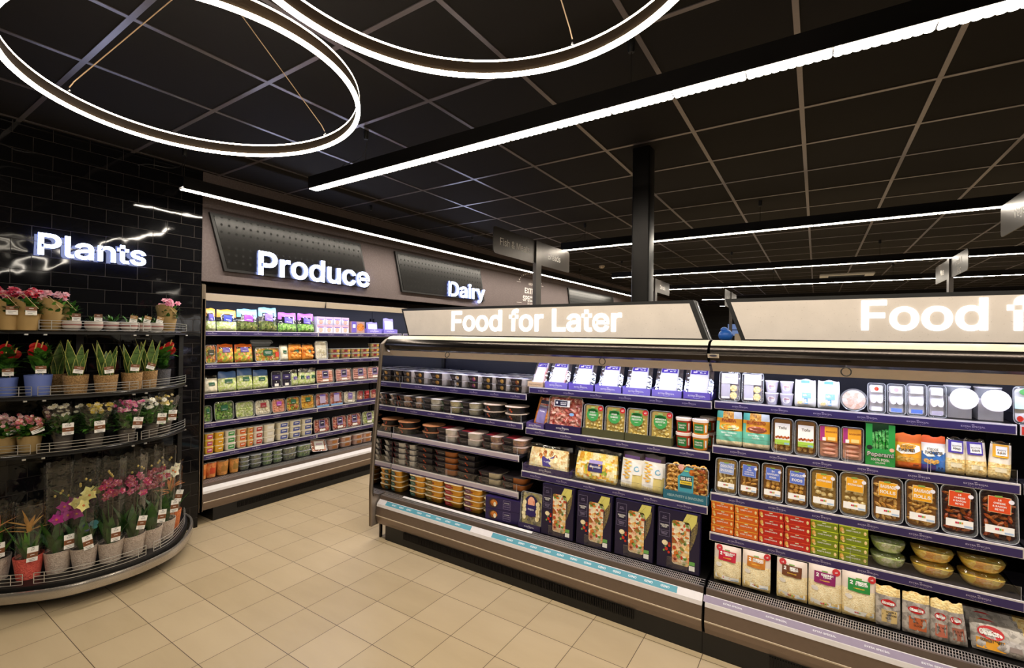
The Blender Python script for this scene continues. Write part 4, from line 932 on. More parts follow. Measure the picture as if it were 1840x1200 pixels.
o = P_bag('platter_bag', .335, .2, .032, mixz(CL, F_SHRED, F_SALAD), cheese2, 9, nu=22); isl(o, 'wide clear bag of cheese and crackers with a dark purple label band', 'platter bag', None, -1.152, .7135, .18, .2)
def fries(q, fn, w, h):
    q.rect(fn, -.005, h * .86, w * .7, h * .08, col('#5a3a7a', .4), .001, 0, 4); q.rect(fn, w * .24, h * .55, w * .38, h * .3, WH, .002, 0, 3); q.ell(fn, w * .24, h * .56, w * .13, h * .075, col('#7ab8d8', .5), .003, 14); q.ell(fn, w * .24, h * .56, w * .08, h * .045, WH, .0036, 12)
    for k in range(16): q.ell(fn, -w * .2 + w * .11 * math.sin(k * 2.4), h * (.28 + .032 * k), w * .1, h * .018, col('#f3cf5a', .45) if k % 2 else col('#e8a83a', .45), .002 + .0003 * (k % 3), 8)
for i, x in enumerate((-.925, -.80)):
    o = get('chips', lambda: P_bag('cheese_snack_bag', .132, .215, .026, lambda u, v: col('#3a2a30', .35) if v > .84 else (col('#e9d68a', .4) if u > .55 and v < .45 else (WH if v > .12 else F_SHRED)), fries, 4)); isl(o, f'upright bag of yellow curly snacks, {("left", "right")[i]} of the two', 'snack bag', 'curly snack bags', x, .7135, .182, .12, .04)
BLUE = col('#2f7a96', .4)
def mixlab(q, fn, w, h):
    q.pg(fn, [(-w * .17, h * .06), (w * .17, h * .06), (w * .17, h * .94), (-.0, h * .96), (-w * .08, h * .8), (-w * .19, h * .66)], col('#4aa0b0', .4), .001)
    q.rect(fn, 0, h * .52, w * .27, h * .34, col('#173a40', .4), .0016); q.text(fn, 'BIG MIX', 0, h * .62, h * .09, WH, .0022, .03, maxw=w * .24); q.rect(fn, 0, h * .5, w * .27, h * .1, col('#f0d23a', .5), .0022); q.text(fn, 'CHICKEN', 0, h * .5, h * .05, col('#2a2a2a', .5), .0028, .01); q.rect(fn, 0, h * .84, w * .1, h * .04, col('#9fd07a', .5), .002)
    for x, z, m in ((-w * .12, h * .93, F_HAM), (w * .13, h * .82, F_CURRY), (w * .1, h * .12, F_TOM), (-w * .1, h * .13, F_PALE)): q.ell(fn, x, z, w * .07, h * .1, m, .0022, 6)
o = P_tray('party_food_tray', .236, .19, .035, F_NUG, 'ring', .016, mixlab, seed=8, tray=CLM)
isl(o, 'wide party food tray with onion rings and a turquoise Big Mix label', 'party food tray', None, -.604, .7165, .176, .1)
q = MB(); lumps(q, .05, .105, .008, .014, .02, .175, F_BACON, 'ball', 0, .014, 3); q.build('glazed_bites', o)
o = P_case(.242, .05, .12, BLUE, 'ASDA PARTY & SNACKING', th=.015, tm=col('#a8cbd4', .5)); isl(o, 'blue shelf tray lettered Party & Snacking', 'shelf tray', None, -.604, .7125, .164)
# base: onion snack pack and four pizza boxes
def bhaji(q, fn, w, h):
    q.ell(fn, 0, h * .62, w * .34, h * .3, col('#2b2650', .4), .001, 18); q.ell(fn, 0, h * .72, w * .17, h * .16, F_PINK, .0016, 14); q.rect(fn, 0, h * .5, w * .42, h * .3, col('#2a2060', .4), .002, 0, 3); q.text(fn, 'PASTA', 0, h * .53, h * .05, WH, .003, .02, maxw=w * .3)
    for s_ in (-1, 1):
        for k in range(5): q.ell(fn, s_ * w * (.3 + .03 * (k % 2)), h * (.3 + .1 * k), w * .09, h * .07, F_SHRED, .002, 10)
o = P_case(.175, .04, .15, PURD, 'EXTRA SPECIAL', th=.007); isl(o, 'dark purple shelf tray at the left of the pizza boxes', 'shelf tray', None, -1.58, .3412, .118)
o = P_tray('filled_pasta_pack', .165, .235, .03, food('dim_pasta', ['#a8a090', '#e8d888', '#6a6470', '#f3e6b0'], 50), None, 0, bhaji, tray=CLM, seed=2); isl(o, 'dark patterned pack with a round purple label beside the first pizza box', 'pasta pack', None, -1.58, .345, .13, .1)
PIZB = col('#1d1636', .33)
def pizza(q, fn, w, h):
    fr = col('#a79dc0', .5); cx = -w * .33; pw = w * .25
    for z in (.93, .77, .63, .53): q.rect(fn, cx, h * z, pw, .0009, fr, .001)
    for s_ in (-1, 1): q.rect(fn, cx + s_ * pw / 2, h * .73, .0009, h * .4, fr, .001)
    q.text(fn, 'EXTRA', cx, h * .865, h * .017, fr, .001, .01); q.text(fn, 'SPECIAL', cx, h * .835, h * .017, fr, .001, .01, maxw=pw * .7); q.text(fn, 'WOOD FIRED', cx, h * .72, h * .026, WH, .001, .03, maxw=pw * .8); q.text(fn, 'PIZZA', cx, h * .69, h * .026, WH, .001, .03, maxw=pw * .8)
    for i in range(3): q.rect(fn, cx, h * (.6 - .02 * i), pw * (.7 - .1 * i), .0018, fr, .001)
    q.ell(fn, cx + w * .02, h * .42, w * .075, h * .045, F_BREAD, .0012, 9)
    for x, z, r_, m in ((.13, .42, .03, F_TOM), (.13, .385, .032, F_TOM), (.06, .32, .04, F_TOM), (.12, .27, .03, F_TOM), (.04, .36, .025, F_LEAF), (-.0, .29, .025, F_LEAF)): q.ell(fn, cx + w * x, h * z, w * r_, w * r_ * 1.1, m, .0016, 9)
    P = [(x * 1, z) for x, z in rr(w * .42, h * .74, .012, 3, w * .06, h * .47)]; P = [(x + (.03 * max(0, (.3 - z / h)) if x < w * .06 else 0), z) for x, z in P]
    q.pg(fn, P, F_PIZZA, .0012)
    R = random.Random(5)
    for k in range(34):
        x, z = w * (.06 + R.uniform(-.17, .17)), h * R.uniform(.14, .82); q.ell(fn, x, z, R.uniform(.006, .013), R.uniform(.005, .011), (F_CREAMY, F_TOM, col('#d9762c', .4), F_LEAF, F_CREAMY)[k % 5] if k % 9 else F_LEAF, .0018 + .0002 * (k % 4), 8)
    bf = col('#d8d070', .45)
    q.pg(fn, [(w * .08, h * .80), (w * .20, h * .985), (w * .44, h * .985), (w * .42, h * .86), (w * .3, h * .72), (w * .27, h * .8)], bf, .0012)
    for k in range(5): q.rect(fn, w * (.2 + .022 * k), h * (.86 + .022 * k), .004, .0015, col('#4a4a30', .5), .0018, .9)
    q.pg(fn, [(w * .3, h * .72), (w * .42, h * .86), (w * .455, h * .9), (w * .44, h * .7), (w * .36, h * .5), (w * .28, h * .36)], food('wheat', ['#4a4030', '#8a7a4a', '#2a2240'], 120), .0011)
    q.pg(fn, [(w * .27, h * .2), (w * .4, h * .2), (w * .4, h * .14), (w * .27, h * .14)], col('#6fae5a', .5), .0012); q.rect(fn, w * .335, h * .09, w * .13, h * .08, WH, .0012)
for i, (a, c) in enumerate([(-1.492, -1.262), (-1.247, -1.008), (-.998, -.76), (-.748, -.512)]):
    o = get('pizza', lambda: P_box('pizza_box', .226, .318, .042, PIZB, pizza)); isl(o, f'dark purple pizza box standing on end, {ORD[i]} from the left in the chiller base', 'pizza box', 'standing pizza boxes', (a + c) / 2, .3425, .118, .06)
    q = MB(); q.raw([(0, 0, 0), (.11, 0, 0), (.11, 0, .07), (0, 0, .07)], [(0, 1, 2, 3)], clear(.05, '#ffffff', .15)); q.box(0, .11, -.001, .001, .069, .0705, clear(.2, '#d8d8dc', 1)); q.box(0, .0008, -.001, .001, 0, .07, clear(.2, '#d8d8dc', 1))
    o2 = q.build('clear_stop', None, False); isl(o2, f'small clear plastic stop in front of the {ORD[i]} pizza box', 'shelf stop', 'clear stops before the pizza boxes', (a + c) / 2 - .055, .341, .113)

# ---------------------------------------------------------------- island, right chiller: top shelf
z1 = 1.2745; y1 = .285
def brk(q, fn, w, h): q.rect(fn, 0, h * .76, w * .76, h * .34, WH, .0014, 0, 3); q.rect(fn, -w * .17, h * .36, w * .42, h * .42, col('#b9b4bd', .4), .0014); q.ell(fn, w * .2, h * .44, w * .17, h * .11, F_EGG, .0014, 14); q.ell(fn, w * .2, h * .2, w * .17, h * .12, F_EGG, .0014, 14); q.rect(fn, -w * .17, h * .12, w * .4, h * .06, WH, .002); q.text(fn, 'SNACK', 0, h * .8, h * .07, col('#9a90b0', .5), .002, .02, maxw=w * .5)
for i, x in enumerate((-.402, -.287)):
    o = get('egg', lambda: P_tray('snack_pot', .108, .165, .03, col('#b8afb8', .4), None, 0, brk, tray=CLM)); isl(o, f'upright snack pack with two round scones showing, {("leftmost", "second")[i]} on the right chiller\'s top shelf', 'snack pack', 'scone snack packs', x, z1, y1, .15)
def cup(q, fn, w, h): q.ell(fn, 0, h * .5, w * .3, h * .3, WH, .001, 14); q.rect(fn, 0, h * .62, w * .4, .004, col('#c87a88', .5), .0018, 0, 4)
for i, x in enumerate((-.197, -.128)):
    for k in range(2):
        o = get('cup', lambda: P_pot('yogurt_cup', .024, .031, .062, col('#c9c3d4', .3), col('#eeeaf2', .3), cup, .0325, .006)); isl(o, f'small lilac-white cup, {LV[2][k]} of the {("left", "right")[i]} pair between the divider rods', 'cup', 'small stacked cups', x, z1 + k * .0635, y1)
def bluebag(q, fn, w, h): q.rect(fn, 0, h * .92, w * .4, h * .1, col('#6aa8d8', .45), .0012, 0, 3); q.rect(fn, .006, h * .42, w * .42, h * .2, col('#8ec2ea', .45), .0016, 0, 3); q.rect(fn, .004, h * .22, w * .16, h * .22, col('#7ab4e0', .45), .0016); q.text(fn, 'MINI', .004, h * .44, h * .07, WH, .003, .02); [q.ell(fn, w * (-.32 + .05 * k), h * (.14 + .04 * (k % 2)), w * .05, h * .05, F_EGG, .0016, 8) for k in range(4)]
for i, x in enumerate((-.045, .055)):
    o = get('blueb', lambda: P_bag('mini_snack_bag', .094, .14, .022, lambda u, v: WH, bluebag, 3, nu=10, nv=12)); isl(o, f'white bag with a pale blue label, {("left", "right")[i]} of the pair beside the cups', 'snack bag', 'white and blue bags', x, z1, y1, .08)
o = empty('dip_plate'); q = MB(); n = 26
q.loft([[(r_ * math.cos(2 * PI * i / n), y, .055 + r_ * math.sin(2 * PI * i / n)) for i in range(n)] for r_, y in ((.055, 0), (.055, .004), (.046, .008), (.04, .022))], CLB, False, True); q.build('plate', o)
q = MB(); q.poly([(.047 * math.cos(2 * PI * i / n), .002, .055 + .047 * math.sin(2 * PI * i / n)) for i in range(n)], food('dip', ['#f3e9e2', '#f0d9c8', '#e8b89c', '#fbf4ee'], 50)); q.build('dip', o); q = MB(); q.poly([(.052 * math.cos(2 * PI * i / n), -.0008, .055 + .052 * math.sin(2 * PI * i / n)) for i in range(n)], CL); q.build('film_lid', o)
isl(o, 'round white plate of dips standing on edge on the top shelf', 'dip plate', None, .157, z1, y1, .12)
def dippot(k):
    def f(q, fn, w, h):
        q.rect(fn, 0, h * .8, w * .6, h * .22, WH, .001); q.ell(fn, 0, h * .8, w * .13, h * .07, (F_TOM, col('#d89a9a', .5), WH, WH)[k], .0016, 10); q.ell(fn, -w * .16, h * .45, w * .17, h * .13, WH, .0016, 12); q.ell(fn, w * .18, h * .45, w * .17, h * .13, WH, .0016, 12); q.rect(fn, .0, h * .14, w * .56, h * .12, (WH, col('#6a86c8', .5), col('#5a7ac8', .5), col('#b8b0c0', .5))[k], .0016)
    return f
for k, (x, w, h) in enumerate([(.245, .07, .143), (.319, .07, .143), (.392, .072, .148), (.463, .066, .146)]):
    o = P_tray('dip_selection', w, h, .028, col('#ece8ea', .4), None, 0, dippot(k), tray=CLM, corner=.01); isl(o, ('clear dip selection pack with plain white cups, right of the dip plate', 'dip selection pack with a red spot at its top', 'dip selection pack with a bright blue foot label', 'dip selection pack beside the stacked white tubs')[k], 'dip selection', 'dip selection packs', x, z1, y1, .1)
for i, x in enumerate((.547, .648)):
    o = get('tubd', lambda: P_pot('round_tub', .04, .045, .028, CLB, col('#f6f4f4', .35), None, .047, .006)); isl(o, f'round white-lidded tub standing on edge, {("left", "right")[i]} of the two', 'tub', 'white tubs on edge', x, z1 + .048, y1 + .0, -PI / 2 + .12)
    o = get('tubf', lambda: P_pot('round_tub', .041, .045, .05, CLB, col('#f2f0f0', .35), None, .047, .006)); isl(o, f'round white tub standing flat behind and above the {("left", "right")[i]} edge-on tub', 'tub', 'flat white tubs', x, z1 + .095, y1 + .06)
    q = MB(); q.box(x - .04, x + .04, IY + y1 + .055, IY + y1 + .15, z1 + .0005, z1 + .0945, col('#e9e6ea', .5)); o = q.build('carton', None, False); tag(o, f'plain white carton hidden behind the {("left", "right")[i]} edge-on tub', 'carton', 'white cartons')
def dipred(q, fn, w, h): q.rect(fn, 0, h * .55, w * .9, h * .3, col('#bfe2e8', .5), .001); q.ell(fn, 0, h * .85, w * .3, h * .1, col('#3f8a3c', .5), .001); [q.ell(fn, w * (-.3 + .2 * k), h * .14, w * .1, h * .08, F_TOM, .0015, 10) for k in range(4)]
o = P_tray('tomato_dip_pack', .1, .16, .03, WH, None, 0, dipred, tray=CLM); isl(o, 'white pack printed with tomatoes at the right edge of the top shelf', 'dip pack', None, .755, z1, y1, .1)
o = P_tray('tomato_dip_pack', .1, .16, .03, F_TOM, 'ball', .012, None, tray=CLM, lumpz=(.05, .4)); isl(o, 'clear tomato pack next to the divider in the red-railed bay', 'dip pack', None, .87, z1, y1, .1)

# second shelf
z2 = 1.0365; y2 = .236
def wrapz(k): return lambda u, v: (F_BREAD if v < .17 else (col('#6cc0a8', .4) if v < .46 or u < .12 and v < .7 else (col('#e8a02a', .4) if v < .82 else (col('#58b8b0', .4) if u < .25 else (col('#cfd8e0', .4) if u > .68 else F_TORT)))))
def wrapl(k):
    def f(q, fn, w, h):
        q.text(fn, 'BURRITO' if k else 'FAJITA', 0, h * .74, h * .09, col('#a8481a', .45), .0015, .05, maxw=w * .8); q.ell(fn, .004, h * .55, w * .36, h * .09, col('#7a3a1c', .5) if k else F_PALE, .0012, 18); q.ell(fn, .004, h * .58, w * .32, h * .06, F_MEAT if k else F_VEG, .0018, 16)
        q.text(fn, 'SWEET POTATO', .0, h * .38, h * .045, WH, .0015, .02, maxw=w * .6); q.text(fn, 'FIESTA', .0, h * .31, h * .045, WH, .0015, .02, maxw=w * .5)
    return f
for k, x in enumerate((-.396, -.264)):
    o = P_bag('tortilla_meal_kit', .13, .185, .022, wrapz(k), wrapl(k), 3 + k, nu=16, nv=20, jag=False); isl(o, ('turquoise and orange filled wrap pouch at the left end of the second shelf', 'turquoise and orange wrap pouch picturing a bowl of beans')[k], 'wrap pouch', 'wrap pouches', x, z2, y2, .06)
def falaf(q, fn, w, h): q.rect(fn, .0, h * .55, w * .68, h * .6, WH, .001); q.rect(fn, 0, h * .31, w * .68, h * .14, col('#a8cf4a', .5), .0016); q.text(fn, 'Tofu', 0, h * .72, h * .08, col('#4a4038', .5), .0016, .02); [q.ell(fn, w * (-.28 + .08 * k), h * (.44 + .02 * (k % 2)), w * .05, h * .035, F_BACON, .0018, 8) for k in range(8)]; q.rect(fn, w * .2, h * .28, w * .22, h * .05, col('#9ccbe0', .5), .002)
for i, x in enumerate((-.142, -.04)):
    o = get('falaf', lambda: P_tray('falafel_pack', .098, .178, .03, F_NUG, 'ball', .013, falaf, tray=CLM, lumpz=(.03, .3))); isl(o, f'clear pack with a white and lime label, {("left", "right")[i]} of the pair', 'deli pack', 'white and lime deli packs', x, z2, y2, .07)
def saus(q, fn, w, h): q.rect(fn, -w * .02, h * .73, w * .8, h * .44, col('#c07a2c', .4), .0008); q.rect(fn, w * .08, h * .74, w * .56, h * .38, col('#f0a82c', .45), .001); q.rect(fn, -w * .3, h * .74, w * .2, h * .44, col('#a8347a', .45), .001); q.text(fn, 'SAUSAGES', w * .1, h * .8, h * .05, col('#9a4a1a', .5), .0016, .02, maxw=w * .5); q.rect(fn, -w * .22, h * .58, w * .16, h * .1, WH, .0016); q.rect(fn, w * .12, h * .6, w * .34, h * .1, col('#f6d88a', .5), .0016)
for i, x in enumerate((.057, .15)):
    o = get('saus', lambda: P_tray('cooked_sausage_pack', .09, .165, .026, F_PINK, 'row', .012, saus, tray=CLM, lumpz=(.02, .6), corner=.012)); isl(o, f'sausage pack with an orange and magenta label, {("left", "right")[i]} of the two', 'sausage pack', 'orange sausage packs', x, z2, y2, .05)
# snack-stick dispenser
PG = col('#2fa04a', .4); o = empty('snack_stick_box'); q = MB(); w, h = .108, .192
q.box(-w / 2, w / 2, .0, .0015, 0, .078, PG); q.box(-w / 2, w / 2, .044, .0455, 0, h, col('#0f3a18', .5))
for s_ in (-1, 1): q.box(s_ * w / 2 - .0008, s_ * w / 2 + .0008, 0, .044, 0, .078, PG); q.box(s_ * (w / 2 - .012) - .012, s_ * (w / 2 - .012) + .012, 0, .0015, .078, h, PG)
q.box(-w / 2, w / 2, 0, .044, 0, .0015, PG); q.build('dispenser', o, False)
q = MB(); fn = flat(0); q.text(fn, 'Peperami', 0, .052, .021, BLK, .0008, .07, maxw=.1); q.text(fn, 'Peperami', 0, .0525, .02, WH, .0016, .02, maxw=.096); q.text(fn, '100% PORK', 0, .028, .012, WH, .0012, .03, maxw=.07); q.text(fn, 'SALAMI', 0, .014, .008, WH, .0012, .02); q.ell(fn, -.04, .082, .011, .011, col('#1f2a24', .5), .001); q.ell(fn, .042, .078, .009, .009, col('#e8b8a0', .5), .001); q.build('print', o, False)
q = MB()
for k in range(5):
    x = -.026 + .013 * k; q.tube(cat([(x, .02 + .008 * (k % 2), .03), (x + .002, .018, .1), (x - .001, .022, .15 + .005 * k)], 4), .0062, food('stick_wrap', ['#3fbf4a', '#1f7a2c', '#8fe08a', '#2fa04a'], 90, .25), 7)
q.build('snack_sticks', o)
isl(o, 'green upright dispenser box of snack sticks, lettered in black and white', 'snack box', None, .255, z2, .226)
def raid(c):
    def f(q, fn, w, h):
        q.pg(fn, [(-w * .42, h * .5), (-w * .38, h * .66), (0, h * .73), (w * .4, h * .68), (w * .42, h * .54), (w * .2, h * .45), (-w * .25, h * .42)], WH, .0012); q.text(fn, 'FRIDGE', -w * .04, h * .64, h * .07, col('#3a3a34', .5), .002, .02, .0, maxw=w * .45); q.text(fn, 'RAIDERS', 0, h * .54, h * .085, col('#3a3a34', .5), .002, .04, maxw=w * .7)
        for k in range(5): q.ell(fn, w * (-.3 + .1 * k), h * (.3 - .03 * (k % 2)), w * .1, h * .06, F_NUG, .002, 9)
        q.rect(fn, w * .26, h * .12, w * .2, h * .05, col('#8a3a1a', .5) if c else col('#1f2a60', .5), .002)
    return f
for k, (x, zz) in enumerate(((.358, lambda u, v: col('#e8702a', .35) if v > .78 or v < .16 else col('#f0a82c', .35)), (.446, lambda u, v: (col('#f4f0ea', .4) if v > .55 else (col('#3f78c8', .35) if v > .2 or u > .6 else col('#4a3a90', .35))) if v < .82 else col('#e8602a', .35)))):
    o = P_bag('chicken_bite_bag', (.1, .086)[k], .155, .022, zz, raid(1 - k), 5 + k, nu=12, nv=16); isl(o, ('orange bag of chicken bites beside the green stick box', 'white and blue bag of chicken bites')[k], 'snack bag', 'chicken bite bags', x, z2, y2, .07)
def roll(c, t):
    def f(q, fn, w, h): q.rect(fn, -.002, h * .76, w * .7, h * .34, col(c, .42), .003, 0, 8, 5); q.rect(fn, 0, h * .76, w * .5, h * .24, WH, .0045, 0, 8, 4); q.text(fn, t, 0, h * .78, h * .045, col('#5a5048', .5), .0058, .02, maxw=w * .42); q.text(fn, 'EGGS', 0, h * .71, h * .055, col('#4a4440', .5), .0058, .03, maxw=w * .36); q.rect(fn, 0, h * .26, w * .5, h * .12, col('#f3e6c0', .5), .0014, 0, 4)
    return f
for k, (x, c, t) in enumerate(((.518, '#4a38a0', 'SCOTCH'), (.586, '#4a38a0', 'SCOTCH'), (.656, '#e8a820', 'PARTY'))):
    o = P_bag('scotch_egg_bag', .07, .158, .024, lambda u, v: (clear(.12, '#f2ece2', .6) if v > .9 else (F_EGG if v < .42 else col('#eadfce', .35))), roll(c, t), 4 + 3 * k, nu=12, nv=14, pinch=.2); isl(o, ('egg snack bag with a violet label, next to the blue and white bag', 'egg snack bag with a violet label, second of that colour', 'egg snack bag with a yellow label, last on the shelf')[k], 'egg snack bag', 'egg snack bags', x, z2, y2, .06, (.03, -.03, .05)[k])
o = P_tray('salad_box', .12, .17, .03, F_VEG, 'stick', .014, lambda q, fn, w, h: q.rect(fn, 0, h * .2, w * .8, h * .3, col('#d8c8cc', .5), .001), tray=CLM); isl(o, 'mixed salad pack at the very right edge of the second shelf', 'salad pack', None, .79, z2, y2, .07)

# third shelf: party trays
z3 = .7875; y3 = .195
def ptl(c, lines, big, bc='#c9d4f0', badge=True):
    def f(q, fn, w, h):
        lab_lines(q, fn, .002, h * (.72 if big else .72), w * (.56 if big else .62), h * (.3 if big else .3), col(c, .42), lines, WH, -.04, border=col(bc, .45)); q.rect(fn, 0, h * .88, w * .2, h * .035, col('#8aa850', .4), .0022)
        if badge: q.ell(fn, w * .32, h * .8, w * .075, w * .075, col('#e6e2ea', .45), .0024, 14)
        nutri(q, fn, -.0, h * .24, w * .74, h * .15, rot=-.03)
    return f
BLU = '#5a70c8'; YEL = '#e8a41c'; ORG = '#d94a1c'
rows = [(-.457, -.345, '#8c9ccc', ('COCKTAIL', 'SAUSAGES'), F_EGG, 'stick', .012, 0), (-.342, -.241, BLU, ('24', 'PORK', 'COCKTAIL', 'SAUSAGES'), F_NUG, 'stick', .012, 0), (-.233, -.132, BLU, ('24', 'SAVOURY', 'EGGS'), F_NUG, 'ball', .0125, 0), (-.126, -.026, BLU, ('SAVOURY', 'EGGS'), F_NUG, 'ball', .0125, 0),
        (-.022, .095, YEL, ('10', 'SCOTCH EGGS', ''), F_EGG, 'ball', .014, 1), (.099, .216, YEL, ('10', 'SCOTCH EGGS', ''), F_EGG, 'ball', .014, 1), (.222, .339, YEL, ('SAUSAGE', 'ROLLS'), F_NUG, 'stick', .013, 1), (.342, .46, YEL, ('SAUSAGE', 'ROLLS'), F_NUG, 'stick', .013, 1), (.463, .583, ORG, ('18', 'CHEESE', '& BACON', 'BITES'), F_BACON, 'stick', .013, 1), (.586, .706, ORG, ('18', 'CHEESE', '& BACON', 'BITES'), F_BACON, 'stick', .013, 1)]
nl = ('pale blue label, leftmost in the row', 'deep blue label, second in the row', 'blue label and round bites, third in the row', 'blue label and round bites, fourth in the row', 'amber label and round bites, fifth in the row', 'amber label and round bites, sixth in the row', 'amber label and golden rolls, seventh in the row', 'amber label and golden rolls, eighth in the row', 'orange-red label, left of the two', 'orange-red label, rightmost in the row')
for i, (a, c, hx, ln, fm, kind, r_, big) in enumerate(rows):
    w = c - a - .002; hh = (.185, .19, .192, .193, .2, .203, .205, .21, .21, .212)[i]
    o = P_tray('party_tray', w, hh, .035, fm, kind, r_, ptl(hx, ln, big, '#f0e0b0' if hx != BLU and i > 3 else '#c9d4f0', i not in (0,)), tray=CLM, corner=.024 if big else .015, seed=i + 1, lumpz=(.05, .85)); isl(o, f'party snack tray with {nl[i]}', 'party snack tray', 'party snack trays on the third shelf', (a + c) / 2, z3, y3, .12)

# fourth shelf: cartons and salad bowls
z4 = .5785; y4 = .178
def cart(c2, t):
    def f(q, fn, w, h): q.rect(fn, 0, h * .94, w, h * .12, col(c2, .4), .0006); q.text(fn, t, .0, h * .5, h * .17, WH, .001, .02, maxw=w * .5); q.rect(fn, 0, h * .78, w * .14, h * .1, col('#dfe6c8', .5), .001); q.ell(fn, -w * .4, h * .5, w * .07, h * .3, F_NUG, .001, 9); q.ell(fn, -w * .36, h * .25, w * .05, h * .18, F_EGG, .0014, 9); q.ell(fn, w * .4, h * .45, w * .05, h * .22, F_EGG, .001, 8)
    return f
cc = [(-.469, -.357, '#d9641a', '#f0a83a', 'SWEET & SOUR', 'orange'), (-.354, -.242, '#d9641a', '#f0a83a', 'SWEET & SOUR', 'orange'), (-.241, -.128, '#c0241a', '#e04a2a', 'DONER KEBAB', 'red'), (-.127, -.015, '#c0241a', '#e04a2a', 'DONER KEBAB', 'red'), (-.014, .096, '#7a8c1c', '#c2d22c', 'HONEY & GARLIC', 'green'), (.098, .212, '#7a8c1c', '#c2d22c', 'HONEY & GARLIC', 'green')]
for i, (a, c, c1, c2, t, nm_) in enumerate(cc):
    for k in range(4):
        o = get(('cart', nm_), lambda: P_box('snack_carton', .1105, .0405, .12, col(c1, .35), cart(c2, t)))
        dx = ((k * 7 + i * 3) % 3 - 1) * .0012
        isl(o, f'{nm_} snack carton, {LV[4][k]} of the {("left", "right")[i % 2]} {nm_} stack', 'snack carton', f'{nm_} snack cartons', (a + c) / 2 + dx, z4 + k * .0415, y4 + abs(dx))
for i, (a, c, fm, nm_) in enumerate([(.22, .352, F_PALE, 'green leaf salad'), (.366, .516, F_SALAD, 'yellow salad, left'), (.524, .676, F_SALAD, 'yellow salad, right')]):
    for k in range(2):
        w = c - a
        def mk():
            r_ = empty('salad_bowl'); q = MB(); R = lambda s_, z: [(x, y, z) for x, y in rr(w * s_, .14 * s_, .05 * s_, 5, 0, .07)]
            q.loft([R(.62, 0), R(.8, .012), R(.93, .032), R(1, .05), R(1.02, .0515), R(1.02, .053)], CL, True, False); q.build('bowl', r_)
            q = MB(); q.loft([R(.6, .002), R(.78, .013), R(.91, .033), R(.94, .046)], fm); q.build('salad', r_)
            q = MB(); q.loft([R(1.02, .0535), R(.96, .056), R(.9, .066)], CL, False, True); q.build('lid', r_); return r_
        o = get(('sbowl', i), mk); isl(o, f'clear bowl of {nm_}, {LV[2][k]} of its pair on the carton shelf', 'salad bowl', 'clear salad bowls', (a + c) / 2, z4 + k * .0675, y4 + .004)

# base: wrapped sandwiches and slices
z5 = .3415; y5 = .118
def sand(c, l1, l2, badge, swirl=False):
    def f(q, fn, w, h):
        q.rect(fn, .0, h * .74, w * .64, h * .26, col(c, .42), .003, -.03, 8, 5); q.text(fn, '2', -w * .22, h * .8, h * .085, WH, .0042, .04); q.text(fn, l1, w * .07, h * .82, h * .045, WH, .0042, .05, maxw=w * .42); q.text(fn, l2, w * .07, h * .775, h * .045, WH, .0042, .05, maxw=w * .42); q.text(fn, 'SANDWICHES', 0, h * .69, h * .025, col('#f0c03a', .5), .0042, .03, maxw=w * .36); q.rect(fn, -.0, h * .89, w * .18, h * .03, col('#7aa04a', .5), .002)
        q.ell(fn, w * badge, h * .92, w * .12, w * .12, REDC, .002, 12); q.text(fn, '£3', w * badge, h * .92, h * .035, WH, .003, .03)
        q.ell(fn, -w * .3, h * .48, w * .11, w * .08, col('#e6dfd6', .5), .0015, 12); nutri(q, fn, 0, h * .16, w * .86, h * .1, .0015, -.03, 3)
    return f
SW = [('#c01f3a', 'CHICKEN &', 'BACON', -.3, .13, 0), ('#c87a2a', 'CHICKEN', 'MEXICAN', .38, .128, 0), ('#6a3a20', 'BEEF &', 'ONION', -.3, .13, 0), ('#8a2060', 'CHICKEN', 'TIKKA', .34, .132, 0), ('#2a8a3c', 'CHEESE', '& ONION', .38, .128, 0)]
for i, ((c, l1, l2, bd, w, _), x) in enumerate(zip(SW, (-.382, -.247, -.091, .0435, .174))):
    o = P_bag('sandwich_pack', w, (.186, .19, .19, .196, .2)[i], .03, lambda u, v: (F_BREAD if .2 < v < .62 else (col('#e9d9cc', .35) if v >= .62 else F_EGG)), sand(c, l1, l2, bd), i + 2, nu=12, nv=14, pinch=.04, jag=False); isl(o, f'wrapped sandwich pack with a {("crimson", "light brown", "dark brown", "magenta", "green")[i]} label', 'sandwich pack', 'wrapped sandwich packs', x, z5, y5, .07, (0, 0, 0, .0, 0)[i])
STONE = food('stone_print', ['#a8a09a', '#c6beb6', '#8a827c', '#b5ada5'], 60, .4, .1)
def gin(c, lines, e=1.0, ex=0):
    def f(q, fn, w, h): q.ell(fn, w * ex, h * .62, w * .3 * e, h * .085, col('#c01a20', .4), .0014, 20); q.text(fn, 'Ginsters', w * ex, h * .62, h * .07, WH, .0024, .05, maxw=w * .5 * e); lab_lines(q, fn, w * .04, h * .3, w * .62, h * .3, col(c, .45), lines, col('#2a2420', .5), 0, h * .075, .0014, nx=3)
    return f
for i, (x, w, c, ln, hh, rl) in enumerate([(.279, .088, '#d8bc80', ('CHICKEN &', 'MUSHROOM', 'SLICE', ''), .175, 0), (.375, .094, '#c8683c', ('PEPPERED', 'STEAK', 'SLICE', ''), .175, 0), (.453, .062, '#c8705a', ('SAUSAGE', 'ROLL', ''), .172, .0), (.512, .06, '#b06a58', ('SAUSAGE', 'ROLL', ''), .168, -.1)]):
    o = P_bag('slice_pack', w, hh, .022, lambda u, v: F_EGG if v > .8 else STONE, gin(c, ln, 1, 0), i + 3, nu=12, nv=14, pinch=.08); isl(o, ('grey pastry slice pack with a sand label, left of the peppered one', 'grey pastry slice pack with an orange-brown label', 'narrow grey sausage roll pack with a salmon label', 'narrow grey sausage roll pack leaning to the right')[i], 'pastry pack', 'grey pastry packs', x, z5, y5, .07, rl)
